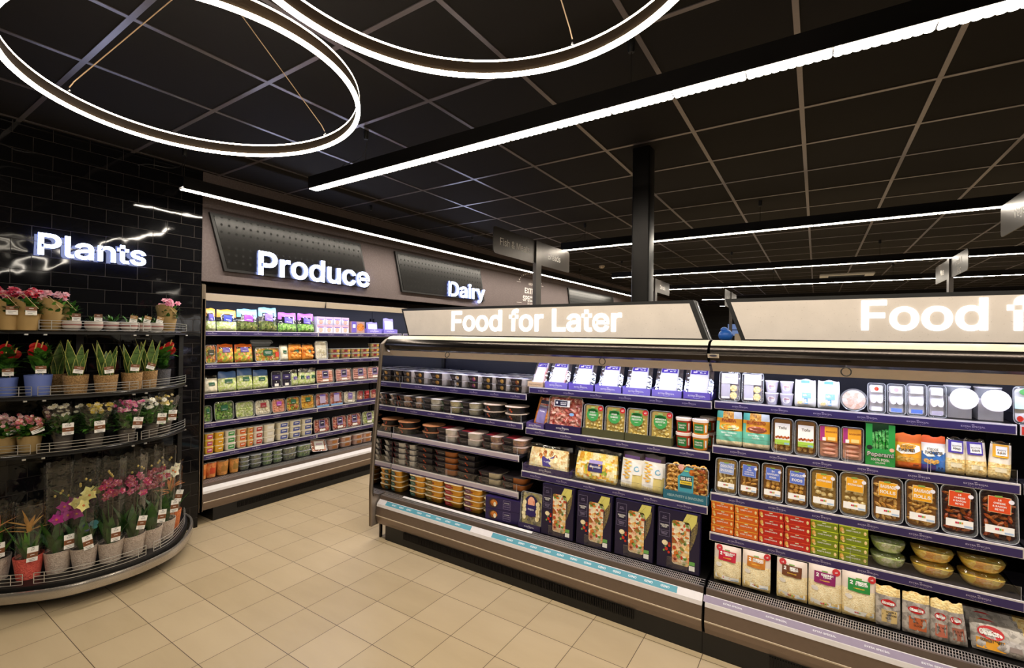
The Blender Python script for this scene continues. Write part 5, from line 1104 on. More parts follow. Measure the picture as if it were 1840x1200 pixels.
def pasty(q, fn, w, h):
    q.ell(fn, -w * .2, h * .62, w * .2, h * .22, col('#c01a20', .4), .0014, 22); q.text(fn, 'Ginsters', -w * .2, h * .62, h * .18, WH, .0024, .05, maxw=w * .34); q.rect(fn, -w * .22, h * .24, w * .42, h * .34, col('#e09a1c', .45), .0012, 0, 4); q.text(fn, 'CORNISH PASTY', -w * .2, h * .36, h * .1, col('#2a2018', .5), .002, .04, maxw=w * .34); q.rect(fn, w * .14, h * .25, w * .18, h * .16, col('#8a7a72', .5), .0012, 0, 2)
for k in range(3):
    o = get('pasty', lambda: P_bag('pasty_pack', .2, .115, .03, lambda u, v: F_EGG if u > .8 else STONE, pasty, 4, nu=20, nv=10, pinch=.05, jag=False)); isl(o, f'wide grey pasty pack, {("front", "middle", "rear")[k]} of three leaning in a row', 'pastry pack', 'wide pasty packs', .655, z5 + .002, y5 + .012 + k * .062, .45)

# ---------------------------------------------------------------- wall chiller goods
RA = random.Random(11)
def bz(top, mid, low, t1=.62, t2=.3): return lambda u, v: top if v > t1 else (mid if v > t2 else low)
BAGW = clear(.1, '#f6f4ee', .6)
def lab2(c, w_=.4, h_=.25, z=.6, t=None, rot=0):
    def f(q, fn, w, h):
        q.rect(fn, 0, h * z, w * w_, h * h_, c, .0035, rot, 8, 6)
        if t: q.text(fn, t, 0, h * z, h * h_ * .3, WH, .0045, .02, rot, maxw=w * w_ * .8)
        q.rect(fn, 0, h * (z - h_ * .25), w * w_ * .6, h * .02, WH, .0045, rot, 8)
    return f
Z = (1.6335, 1.3435, 1.0835, .8265, .5485)
VIO = col('#6a58a8', .42); DGR = col('#1f5a3c', .42); SKY = col('#7cc4e0', .3); ORB = col('#f0a030', .35); MAG = col('#9a4aa8', .38)
S1 = [(1.968, 2.066, .2, F_PALE, ORB, VIO, 'orange-topped salad bag with a violet label, leftmost on the top shelf'), (2.07, 2.246, .195, F_PALE, ORB, col('#3f4aa8', .42), 'bag of shredded lettuce with an orange top and dark blue label'), (2.245, 2.443, .21, F_OLIVE, SKY, MAG, 'sky blue topped bag of dark salad leaves with a magenta label'), (2.446, 2.635, .235, F_OLIVE, SKY, col('#8a6ac0', .42), 'tallest sky blue topped salad bag with a lilac label'), (2.64, 2.845, .195, F_LEAF, MAG, VIO, 'purple-topped bag of green leaves, left of the two'), (2.852, 3.045, .195, F_LEAF, MAG, VIO, 'purple-topped bag of green leaves, right of the two')]
for i, (a, c, h, fm, tp, lb, lab) in enumerate(S1):
    o = P_bag('salad_bag', c - a - .004, h, .035, lambda u, v: tp if v > .78 or (v > .62 and abs(u - .5) > .34) else (BAGW if v > .45 else fm), lab2(lb, .42, .3, .58, None, -.12), i + 2, nu=12, nv=14); pro(o, lab, 'salad bag', 'salad bags on the produce top shelf', (a + c) / 2, Z[0], .16, .1)
PKW = col('#d8d0de', .4)
for i, (a, c) in enumerate([(3.062, 3.158), (3.163, 3.262), (3.266, 3.368), (3.372, 3.474)]):
    for k in range(2):
        o = get('yog', lambda: P_box('small_pot_box', .096, .085, .1, PKW, lambda q, fn, w, h: (q.rect(fn, 0, h * .84, w, h * .3, col('#c8a0a8', .4), .0006), q.ell(fn, 0, h * .35, w * .26, w * .26, F_PINK, .001, 12), q.rect(fn, 0, h * .68, w * .7, h * .1, VIO, .001)))); pro(o, f'small white round-picture box, {LV[2][k]} of the {ORD[i]} pair, produce top shelf', 'food box', 'small white food boxes', (a + c) / 2, Z[0] + k * .086, .175)
o = P_box('baked_goods_box', .19, .13, .12, col('#b08a80', .4), lambda q, fn, w, h: (q.rect(fn, -w * .3, h * .5, w * .36, h * .98, VIO, .001), q.ell(fn, w * .18, h * .5, w * .28, h * .35, F_CURRY, .001, 14), q.rect(fn, -w * .3, h * .6, w * .2, h * .3, WH, .0016))); pro(o, 'brown and violet picture box after the small white boxes', 'food box', None, 3.6, Z[0] + .003, .175)
for i, (x, rl) in enumerate(((3.83, 0), (4.085, .05))):
    o = P_case(.225, .05, .12, LIL2, 'EXTRA SPECIAL', th=.012); pro(o, f'violet shelf tray at the far end of the produce top shelf, {("nearer", "farther")[i]} one', 'shelf tray', 'violet produce shelf trays', x, Z[0], .158)
    o = P_bag('wrapped_cheese_pack', .17, (.13, .18)[i], .03, lambda u, v: WH if abs(u - .5) < .36 and v < .8 else LIL2, None, i + 4, nu=10, nv=10); pro(o, f'white and violet wrapped pack standing in the {("nearer", "farther")[i]} violet tray', 'wrapped pack', 'wrapped packs in violet produce trays', x, Z[0] + .003, .172, .1, rl)
# second shelf
o = P_tray('carrot_tray', .095, .165, .03, F_VEG, 'stick', .013, lab2(col('#4a4a3a', .45), .5, .3, .6), tray=CLM); pro(o, 'veg tray with a dark label, leftmost on the second produce shelf', 'veg tray', None, 2.018, Z[1], .16, .1)
for i, (a, c) in enumerate(((2.08, 2.22), (2.23, 2.396))):
    o = P_bag('stir_fry_bag', c - a, .17, .034, lambda u, v: col('#e06a20', .35) if v > .82 or (v > .6 and abs(u - .5) > .4) else (F_VEG if v < .72 else BAGW), lab2(VIO, .44, .26, .68), i + 3, nu=12, nv=12); pro(o, f'stir fry vegetable bag with a violet label, {("left", "right")[i]} of the two', 'vegetable bag', 'stir fry bags', (a + c) / 2, Z[1], .16, .12)
def vegt(q, fn, w, h): q.rect(fn, 0, h * .62, w * .36, h * .42, DGR, .0014); q.rect(fn, 0, h * .68, w * .26, h * .03, WH, .002); q.rect(fn, 0, h * .58, w * .2, h * .02, WH, .002); q.rect(fn, w * .36, h * .5, w * .14, h * .36, col('#c8402c', .45), .0014)
o = P_tray('vegetable_tray', .25, .135, .035, F_VEG, 'ball', .018, vegt, tray=CLB, seed=3, lumpz=(.02, .75)); pro(o, 'wide mixed vegetable tray with a dark green label on the second produce shelf', 'veg tray', None, 2.53, Z[1], .16, .12)
o = P_tray('foil_baking_tray', .22, .05, .05, GREY, None, 0, None, tray=CLB); pro(o, 'silver tray lying on top behind the wide vegetable tray', 'foil tray', None, 2.52, Z[1] + .145, .25, .9)
q = MB(); q.box(-.11, .11, 0, .1, 0, .1445, col('#3a3a30', .6)); o = q.build('veg_crate', None, False); pro(o, 'dark crate propping the silver tray behind the wide vegetable tray', 'crate', None, 2.52, Z[1], .225)
for i, (a, c, h, f, cm, lab) in enumerate([(2.662, 2.755, .165, F_CREAMY, DGR, 'pale mushroom pack with a green label'), (2.76, 2.905, .175, food('citrus', ['#e8862c', '#f2a848', '#d9701c'], 30, .35), DGR, 'bag of small oranges with a dark green label'), (2.91, 3.04, .17, food('citrus', [], 30), DGR, 'orange fruit bag beside the tall clear tray')]):
    o = P_bag('fruit_bag', c - a, h, .034, lambda u, v: BAGW if v > .88 else f, lab2(cm, .4, .2, .52), i + 6, nu=10, nv=12)
    if i: g = MB(); lumps(g, -.055, .055, .004, .012, .02, .13, f, 'ball', 0, .021, i, 2); g.build('oranges', o)
    pro(o, lab, 'fruit or veg pack', 'fruit and mushroom packs', (a + c) / 2, Z[1], .165, .1)
o = P_tray('clear_salad_tray', .15, .2, .04, F_CREAMY, 'stick', .016, None, tray=CLB, lumpz=(.02, .5)); pro(o, 'tall clear glossy tray after the orange bags', 'veg tray', None, 3.122, Z[1], .16, .12)
for i, (a, c) in enumerate([(3.234, 3.37), (3.378, 3.515), (3.523, 3.64), (3.65, 3.775), (3.793, 3.94)]):
    for k in range(2 if i < 4 else 3):
        o = get('dipst', lambda: P_meal('dip_tub', .125, .1, .055, CLM, WH, None, art=lambda q, fn, w, h: (q.rect(fn, -w * .15, h * .55, w * .34, h * .5, REDS, .001), q.rect(fn, w * .2, h * .6, w * .25, h * .4, col('#e0b040', .4), .001)), foodm=F_VEG, topart=lambda q, fn, w, d: q.rect(fn, 0, d * .5, w * .5, d * .4, REDS, .0006), taper=.85)); pro(o, f'small dip tub with a dark red label, {LV[2 if i < 4 else 3][k]} of the {ORD[i]} stack, second produce shelf', 'dip tub', 'stacked dip tubs', (a + c) / 2, Z[1] + k * .056, .165)
# third shelf
S3 = [(1.97, 2.088, .15, F_CREAMY, DGR, 0, 'cream salad tub with a green label at the left end of the third produce shelf'), (2.09, 2.254, .18, F_PALE, DGR, 1, 'coleslaw salad bag with a blue top and green label'), (2.256, 2.4, .2, F_PALE, DGR, 1, 'tallest blue-topped salad bag on the third produce shelf'), (2.402, 2.553, .18, F_PALE, DGR, 1, 'blue-topped lettuce bag beside the dark boxes')]
for i, (a, c, h, fm, lb, bl, lab) in enumerate(S3):
    o = P_bag('salad_bag', c - a - .003, h, .034, lambda u, v: (col('#4a6aa0', .35) if bl and v > .68 else (BAGW if v > .8 else fm)), lab2(lb, .42, .2, .5), i + 12, nu=12, nv=12); pro(o, lab, 'salad bag', 'salad bags on the third produce shelf', (a + c) / 2, Z[2], .16, .12)
for i, x in enumerate((2.617, 2.724)):
    o = get('dpack', lambda: P_tray('dark_fruit_box', .1, .16, .04, col('#2a2440', .4), None, 0, lambda q, fn, w, h: (q.rect(fn, 0, h * .62, w * .8, h * .3, col('#352a60', .4), .001), q.text(fn, 'FIGS', 0, h * .62, h * .07, WH, .002, .02), q.rect(fn, 0, h * .15, w * .4, h * .16, WH, .001)), tray=CLM)); pro(o, f'dark purple fruit box, {("left", "right")[i]} of the two', 'fruit box', 'dark purple fruit boxes', x, Z[2], .16, .08)
for i, (x, h) in enumerate(((2.825, .165), (2.9, .17), (2.965, .15), (3.02, .14))):
    o = get(('cel', i % 2), lambda: P_bag('celery_bag', .075, h, .025, lambda u, v: F_PALE if v < .75 else BAGW, lab2(DGR if i % 2 else VIO, .5, .2, .45), i + 3, nu=8, nv=12)); pro(o, f'slim green and white vegetable pack, {ORD[i]} of four in a row', 'vegetable pack', 'slim vegetable packs', x, Z[2], .165, .08, (-.05, .05, 0, .08)[i])
def meatl(c=col('#241c40', .42)):
    def f(q, fn, w, h): q.rect(fn, 0, h * .62, w * .36, h * .55, col('#8a78a8', .42), .001); q.rect(fn, 0, h * .66, w * .26, h * .36, c, .0016); q.rect(fn, 0, h * .7, w * .18, h * .05, WH, .0022); q.rect(fn, w * .0, h * .2, w * .34, h * .14, WH, .001)
    return f
for i, (a, c) in enumerate([(3.05, 3.292), (3.296, 3.526), (3.53, 3.752), (3.756, 3.95)]):
    o = get(('meat', i > 0), lambda: P_tray('meat_tray', .215, .15, .035, F_HAM if i else F_PINK, 'row', .014, meatl(), tray=CLM, lumpz=(.02, .9))); pro(o, f'pink sliced meat tray with a dark label, {ORD[i]} of four on the third produce shelf', 'meat tray', 'meat trays on the third produce shelf', (a + c) / 2, Z[2], .16, .12)
# fourth shelf
S4 = [(1.965, 2.035, .15, F_LEAF, DGR, 'dark salad box at the left post'), (2.052, 2.222, .17, F_LEAF, DGR, 'leaf salad box with a deep green label'), (2.233, 2.41, .15, F_PALE, None, 'round-cornered box of pale sweetcorn salad'), (2.412, 2.573, .145, F_CREAMY, REDS, 'creamy salad box with a dark red label'), (2.577, 2.723, .14, F_PINK, MAG, 'pink prawn salad box with a magenta label'), (2.727, 2.882, .145, F_VEG, DGR, 'yellow vegetable salad box with a green label'), (2.886, 3.05, .15, food('mango', ['#f0b02c', '#f7cf5a', '#e89020'], 40, .3), DGR, 'orange fruit salad box with a green label')]
for i, (a, c, h, fm, lb, lab) in enumerate(S4):
    o = P_tray('salad_box', c - a - .004, h, .045, fm, 'shell', .015, lab2(lb, .36, .3, .66) if lb else None, tray=CLM, seed=i + 20, corner=.025); pro(o, lab + ' on the fourth produce shelf', 'salad box', 'salad boxes on the fourth produce shelf', (a + c) / 2, Z[3], .16, .14)
for i, (a, c) in enumerate([(3.055, 3.228), (3.232, 3.4)]):
    o = get('mince', lambda: P_tray('mince_tray', .165, .15, .035, F_MEAT, None, 0, lambda q, fn, w, h: (q.rect(fn, 0, h * .58, w * .42, h * .6, col('#b8a8cc', .42), .001), q.rect(fn, 0, h * .84, w * .4, h * .12, VIO, .0016), q.rect(fn, 0, h * .08, w * .9, h * .12, col('#7aa8d8', .4), .001)), tray=CLM)); pro(o, f'red mince tray with a lilac label and blue foot, {("left", "right")[i]} of the two', 'meat tray', 'mince trays', (a + c) / 2, Z[3], .16, .1)
o = P_tray('fish_tray', .17, .13, .035, F_CREAMY, 'stick', .014, meatl(VIO), tray=CLM); pro(o, 'cream fish tray leaning between the mince and the salmon packs', 'meat tray', None, 3.495, Z[3], .16, .12, .06)
o = P_case(.34, .03, .13, PURP, None); pro(o, 'purple shelf tray under the red salmon packs', 'shelf tray', None, 3.75, Z[3], .158)
for i, x in enumerate((3.645, 3.75, 3.855)):
    o = P_tray('salmon_pack', .1, .125, .03, (F_PINK, F_TOM, F_PINK)[i], 'row', .012, lab2((REDS, col('#b02030', .4), REDS)[i], .5, .4, .75), tray=CLM, lumpz=(.02, .9)); pro(o, f'red and pink salmon pack, {("left", "middle", "right")[i]} of three in the purple tray', 'salmon pack', 'salmon packs', x, Z[3] + .003, .17, .12, (.12, 0, -.08)[i])
# fifth shelf
st = [(1.975, 2.056, '#c84a7a', '#f0c040'), (2.06, 2.142, '#e0a020', '#f0c040'), (2.147, 2.247, '#3f9a4a', '#e8e4da'), (2.253, 2.344, '#d9602a', '#f0d0a0'), (2.346, 2.402, '#d9702a', '#e8c070'), (2.404, 2.5, '#b8302a', '#e8dcd0'), (2.503, 2.62, '#e8e4dc', '#e4dcc4'), (2.635, 2.768, '#4a5aa8', '#e4dcc4'), (2.772, 2.9, '#4a5aa8', '#e4dcc4'), (2.904, 3.032, '#4a5aa8', '#e4dcc4')]
cn = ('magenta', 'amber', 'green', 'orange', 'narrow orange', 'red', 'plain white', 'first blue', 'second blue', 'third blue')
for i, (a, c, c1, c2) in enumerate(st):
    for k in range(3):
        w = c - a - .004
        o = get(('st', i), lambda: P_meal('houmous_tub', w, .1, .058, col(c2, .4), col('#e4ddd4', .35), None, art=lambda q, fn, w_, h: (q.rect(fn, 0, h * .5, w_ * .56, h * .62, col(c1, .42), .001), q.rect(fn, 0, h * .56, w_ * .36, h * .14, WH, .0016)), taper=.84)); pro(o, f'dip tub with a {cn[i]} label, {LV[3][k]} of three on the fifth produce shelf', 'dip tub', 'stacked tubs on the fifth produce shelf', (a + c) / 2, Z[4] + k * .0595, .16)
for i, (a, c) in enumerate([(3.037, 3.245), (3.28, 3.455), (3.475, 3.658), (3.678, 3.88)]):
    o = get(('grape', i == 3), lambda: P_tray('sausage_tray', .195, .15, .035, F_MEAT if i < 3 else F_PALE, 'ball', .017, meatl(), tray=CLM, seed=i + 40)); pro(o, f'tray of round red meatballs, {ORD[i]} of the row on the fifth produce shelf' if i < 3 else 'pale green and red tray last on the fifth produce shelf', 'meat tray', 'meatball trays', (a + c) / 2, Z[4], .16, .14)
# base
zb = .3415
for i, (x, r_, h, c, lab) in enumerate([(1.955, .04, .14, '#d8702c', 'orange soup tub half hidden by the left post'), (2.03, .046, .14, '#d8502c', 'orange-red soup tub with a clear lid'), (2.128, .052, .135, '#b8803c', 'brown lentil soup tub'), (2.225, .042, .135, '#a8803c', 'olive brown soup tub')]):
    o = P_pot('soup_tub', r_ * .82, r_, h, food('soup%d' % i, [c, '#e8a05a', c], 50, .3), clear(.1, '#f4f0ea', .9), lambda q, fn, w, h_: q.rect(fn, 0, h_ * .45, w * .5, h_ * .4, col(c, .45), .001, 0, 5)); pro(o, lab + ' in the produce chiller base', 'soup tub', 'soup tubs', x, zb, .13)
for i, (a, c, n, fm, nm_) in enumerate([(2.268, 2.36, 3, F_OLIVE, 'dark olive'), (2.366, 2.476, 3, F_OLIVE, 'olive and yellow'), (2.482, 2.584, 3, F_LEAF, 'leafy green'), (2.59, 2.684, 3, F_LEAF, 'bright leafy'), (2.69, 2.84, 2, F_OLIVE, 'wide dark green'), (2.846, 3.004, 2, F_LEAF, 'wide mixed green')]):
    for k in range(n):
        w = c - a - .003; hh = .12 / n
        o = get(('ol', i), lambda: P_meal('green_salad_tub', w, .11, hh - .001, CLM, CLB, None, foodm=fm, taper=.82)); pro(o, f'clear tub of {nm_} salad, {LV[n][k]} of its stack in the produce base', 'salad tub', 'green salad tubs', (a + c) / 2, zb + k * hh, .135)
o = P_tray('wrapped_poultry_tray', .19, .135, .04, F_PINK, None, 0, lambda q, fn, w, h: (q.rect(fn, 0, h * .5, w * .6, h * .7, WH, .001), q.rect(fn, 0, h * .6, w * .4, h * .1, col('#c8a0b8', .4), .0016)), tray=col('#ddd6da', .3)); pro(o, 'white wrapped poultry tray leaning in the produce chiller base', 'meat tray', None, 3.1, zb, .14, .5, .12)
for i, (a, c) in enumerate([(3.2, 3.36), (3.365, 3.53), (3.535, 3.685), (3.69, 3.79)]):
    for k in range(2):
        o = get('pk', lambda: P_meal('chicken_tray', .145, .11, .055, CLM, col('#e8d8cc', .3), None, foodm=F_PINK, art=lambda q, fn, w, h: q.rect(fn, 0, h * .5, w * .4, h * .5, col('#c07a3c', .4), .001), taper=.88)); pro(o, f'small pink meat tray, {LV[2][k]} of the {ORD[i]} pair in the produce base', 'meat tray', 'small pink meat trays', (a + c) / 2, zb + k * .057, .14)

# ---------------------------------------------------------------- plant stand against the tiled wall
RIMC = cat([(-4.299, 1.765, 0), (-4.15, 1.742, 0), (-3.93, 1.64, 0), (-3.70, 1.46, 0), (-3.605, 1.26, 0), (-3.59, 1.08, 0), (-3.63, .88, 0), (-3.74, .72, 0), (-3.9, .56, 0), (-4.1, .44, 0), (-4.299, .40, 0)], 8)
SHC = cat([(-4.299, 1.735, 0), (-4.19, 1.695, 0), (-4.03, 1.53, 0), (-3.935, 1.33, 0), (-3.91, 1.12, 0), (-3.94, .92, 0), (-4.03, .72, 0), (-4.15, .56, 0), (-4.299, .46, 0)], 8)
SO = (-4.2, 1.08)
def off(P, d):
    out = []
    for i, p in enumerate(P):
        a, c = P[max(0, i - 1)], P[min(len(P) - 1, i + 1)]; t = Vector((c[0] - a[0], c[1] - a[1], 0)).normalized(); n = Vector((-t.y, t.x, 0)); out.append((p[0] - n.x * d if True else 0, p[1] - n.y * d, 0))
    return out
stand = empty('plant_stand', (SO[0], SO[1], 0)); WIRE = col('#d4d3d0', .28, .8)
def loc(P, z=0): return [(p[0] - SO[0], p[1] - SO[1], z + (p[2] if len(p) > 2 else 0)) for p in P]
ins = 1 if off(RIMC, .05)[36][0] < RIMC[36][0] else -1
q = MB(); inner = off(RIMC, .03 * ins); q.prism([(p[0], p[1]) for p in loc(inner)], 'z', .11, .158, BLK); q.build('base_deck', stand, False)
q = MB()
for P, r_, z, m in ((RIMC, .0, 0, 0),):
    R = []
    prof = [(0, .085), (.004, .082), (.008, .088), (.009, .128), (.004, .14), (-.006, .142), (-.012, .138), (-.012, .088)]
    Po = [off(RIMC, -o_ * ins) for o_, z_ in prof]
    q.loft([[loc([Po[k][i]], prof[k][1])[0] for k in range(len(prof))] for i in range(len(RIMC))], col('#b4ada4', .24, .75))
q.build('bumper_rail', stand)
q = MB(); q.prism([(p[0], p[1]) for p in loc(off(RIMC, .1 * ins))], 'z', .03, .11, BLK, False); q.build('skirt', stand, False)
for (x, y) in ((-3.924, .819), (-3.778, 1.145), (-3.95, 1.5), (-4.15, .6)):
    q = MB(); q.lathe([(.018, 0), (.018, .008), (.006, .012), (.006, .1)], STEEL, 10, loc([(x, y)])[0][:2]); q.build('levelling_foot', stand)
q = MB(); q.box(-.095, -.06, -.02, .02, .1, 1.63, BLK); q.box(-.095, -.06, .6, .63, .1, 1.61, BLK); q.box(-.095, -.06, -.58, -.55, .1, 1.61, BLK); q.build('upright', stand, False)
LVZ = (1.619, 1.214, .862)
for z in LVZ:
    q = MB(); q.prism([(p[0], p[1]) for p in loc(SHC)], 'z', z - .022, z, BLK); so = q.build('shelf', stand, False)
    q = MB(); q.tube(loc(off(SHC, .004 * -ins), z - .003), .004, BLKG, 6); q.build('edge_trim', so)
    for seg, (i0, i1) in enumerate(((4, 24), (25, 44), (45, 60))):
        w = MB(); C_ = SHC[i0:i1 + 1]
        for hh in (.006, .026, .046, .062): w.tube(loc(C_, z + hh), .0022, WIRE, 5)
        for k in (0, 2, len(C_) - 3, len(C_) - 1): w.tube([loc([C_[k]], z + .006)[0], loc([C_[k]], z + .062)[0]], .0022, WIRE, 5)
        for k in (1, len(C_) - 2): p = loc([C_[k]], z - .03)[0]; w.box(p[0] - .008, p[0] + .008, p[1] - .008, p[1] + .008, z - .03, z - .021, WIRE)
        w.build('wire_guard', so)
w = MB(); C_ = off(RIMC, .045 * ins)
for seg, (i0, i1) in enumerate(((6, 30), (31, 56), (57, 76))):
    w = MB(); D = C_[i0:i1]
    for hh in (.006, .026, .046, .066): w.tube(loc(D, .158 + hh), .0022, WIRE, 5)
    for k in (0, 2, len(D) - 3, len(D) - 1): w.tube([loc([D[k]], .164)[0], loc([D[k]], .224)[0]], .0022, WIRE, 5)
    w.build('wire_guard', stand)
tag(stand, 'black half-round plant stand with wire guards and a silver bumper rail', 'plant stand')

GL = [food('plant_leaf', ['#1e3d14', '#35631f', '#2a5219'], 40, .4, .2), food('plant_leaf2', ['#3d7024', '#5e9436', '#2f5a1c'], 40, .4, .2), food('snake_leaf', ['#25401c', '#3f5e2c', '#5a7a3c', '#1d3316'], 26, .35, .2, (1, 1, 3))]
KRAFT = col('#a38654', .7); SOIL = col('#1f1610', .9)
def leaf(q, base, dirv, L_, w, m, curve=.3, n=5, fold=.15, edge=None):
    d = Vector(dirv).normalized(); up = Vector((0, 0, 1)); s_ = d.cross(up)
    if s_.length < .05: s_ = Vector((1, 0, 0))
    s_.normalize(); nn = s_.cross(d).normalized(); p = Vector(base); V = []; st_ = L_ / n
    for i in range(n + 1):
        t = i / n; ww = w * math.sin(PI * min(1, .12 + .88 * t) ** .8) * (1 if i < n else .0) + .0006
        V += [tuple(p - s_ * ww + nn * fold * ww), tuple(p), tuple(p + s_ * ww + nn * fold * ww)]
        dd = (d + Vector((0, 0, -1)) * curve * t * 1.6).normalized(); p = p + dd * st_
    F = []
    for i in range(n): F += [(3 * i, 3 * i + 1, 3 * i + 4, 3 * i + 3), (3 * i + 1, 3 * i + 2, 3 * i + 5, 3 * i + 4)]
    q.raw(V, F, m)
    if edge:
        for k in (0, 2): q.tube([V[3 * i + k] for i in range(n + 1)], .0012, edge, 3)
def flower(q, c, r_, m, mc, n=5, tilt=(0, -1, .3), layers=1):
    d = Vector(tilt).normalized(); u = d.cross(Vector((0, 0, 1))).normalized(); v = u.cross(d)
    for l_ in range(layers):
        rr_ = r_ * (1 - .28 * l_)
        for k in range(n):
            a = 2 * PI * (k + .5 * l_) / n; e = u * math.cos(a) + v * math.sin(a); s_ = u * -math.sin(a) + v * math.cos(a); C0 = Vector(c) + d * .002 * l_
            P = [C0, C0 + e * rr_ * .5 + s_ * rr_ * .42 + d * r_ * (.1 + .12 * l_), C0 + e * rr_ + d * r_ * .05 * (1 + 3 * l_), C0 + e * rr_ * .5 - s_ * rr_ * .42 + d * r_ * (.1 + .12 * l_)]
            q.raw([tuple(x) for x in P], [(0, 1, 2, 3)], m)
    q.blob(tuple(Vector(c) + d * .004), (r_ * .18,) * 3, mc)
def foliage(q, c, rx, rz, n, m, R, L_=.05, w=.014, up=.4):
    for i in range(n):
        a = R.uniform(0, 2 * PI); el = R.uniform(-.2, 1.2); r_ = R.uniform(.1, .85) * rx
        b_ = (c[0] + r_ * math.cos(a), c[1] + r_ * math.sin(a), c[2] + R.uniform(0, .75) * rz); leaf(q, b_, (math.cos(a) * math.cos(el), math.sin(a) * math.cos(el), math.sin(el) + up * .3), L_ * R.uniform(.7, 1.2), w, m[i % len(m)] if isinstance(m, list) else m, .3, 3)
def tagcard(root, x, y, z, w, h, c1=col('#7a4a2a', .5), rot=0, tilt=0, price='£10', top=True):
    """price card facing the room (+x)"""
    q = MB(); c, s_ = math.cos(rot), math.sin(rot); fn = lambda u, v, l: (x + l - v * math.sin(tilt), y + u * c - v * s_, z + u * s_ + v * c)
    q.rect(fn, 0, 0, w, h, WH, 0); q.rect(fn, 0, 0, w, h, WH, -.0006)
    if top:
        q.rect(fn, 0, -h * .05, w, h * .34, c1, .0006); q.text(fn, price, 0, h * .3, h * .12, BLK, .001, .01); q.rect(fn, 0, h * .44, w * .25, h * .03, BLK, .001); q.rect(fn, 0, -h * .04, w * .4, h * .035, WH, .001); q.rect(fn, 0, -h * .32, w * .7, h * .02, BLK, .001); q.rect(fn, 0, -h * .42, w * .5, h * .03, BLK, .001)
    else:
        q.rect(fn, 0, h * .27, w, h * .46, c1, .0006); q.rect(fn, 0, h * .28, w * .4, h * .05, WH, .001); q.rect(fn, 0, -h * .1, w * .7, h * .05, BLK, .001); q.rect(fn, -w * .1, -h * .3, w * .4, h * .04, BLK, .001)
    q.build('price_tag', root, False)
def potm(root, r0, r1, h, m, n=22, slant=0, name='pot', rib=0):
    q = MB(); R = lambda r, z, sl=0: [((r + (rib * (-1) ** i)) * math.cos(2 * PI * i / n), (r + (rib * (-1) ** i)) * math.sin(2 * PI * i / n), z + sl * math.sin(2 * PI * i / n)) for i in range(n)]
    q.loft([R(r0, 0), R(r0 + (r1 - r0) * .5, h * .5), R(r1, h, slant), R(r1 - .004, h, slant), R(r1 - .01, h - .02)], m, True, False); q.build(name, root)
    q = MB(); q.poly(R(r1 - .008, h - .018), SOIL); q.build('soil', root, False)
def sleevem(root, r0, r1, z0, z1, m, seed, jag=.02, n=24, name='clear_sleeve'):
    R = random.Random(seed); q = MB(); ang = [2 * PI * i / n for i in range(n)]; jj = [R.uniform(-jag, jag) for _ in ang]
    def ring(r, z, w_, j=0): return [(r * (1 + w_ * math.sin(5 * a + seed)) * math.cos(a), r * (1 + w_ * math.sin(4 * a + 1.3 * seed)) * math.sin(a), z + (jj[i] if j else 0)) for i, a in enumerate(ang)]
    q.loft([ring(r0, z0, .02), ring(r0 + (r1 - r0) * .35, z0 + (z1 - z0) * .35, .07), ring(r0 + (r1 - r0) * .7, z0 + (z1 - z0) * .7, .1), ring(r1, z1, .12, 1)], m, False, False); q.build(name, root, True, 80)
POTT = food('textured_pot', ['#b9a899', '#cdbdb0', '#a89688'], 130, .5, .8); POTC = food('coral_pot', ['#d8564c', '#e46a5c', '#c8483f'], 130, .5, .8); POTO = food('orange_pot', ['#d8703c', '#e4844c', '#c8602f'], 130, .5, .8)
SLV = clear(.06, '#f6f8f8', .12)
# lowest deck: orchids and bromeliads in clear sleeves
OR_ = [(-4.02, .66, 'bare', POTT, None, 'grey-beige pot with an orange bromeliad at the left picture edge'), (-3.905, .775, 'brom', POTC, '#d8a04a', 'coral pot with a pale yellow bromeliad, clear sleeve'), (-3.865, .895, 'orch', POTT, '#a81f8c', 'grey-beige pot with a deep magenta orchid'), (-3.80, 1.0, 'orch', POTT, '#e6dc8c', 'grey-beige pot with a pale yellow orchid and dark butterfly clip'), (-3.765, 1.12, 'orch', POTT, '#94204e', 'grey-beige pot with small crimson orchids, tag upright above it'), (-3.765, 1.235, 'orch', POTT, '#a0265a', 'grey-beige pot with crimson orchids and a broad leaf, slanted tag'), (-3.80, 1.345, 'orch', POTT, '#8c3a4c', 'grey-beige pot with sparse freckled orchids near the right end'), (-3.88, 1.455, 'orch', POTT, '#ecead2', 'grey-beige pot with large white orchids'), (-4.03, 1.55, 'brom', POTO, '#e0552a', 'orange pot with an orange bromeliad at the right end')]
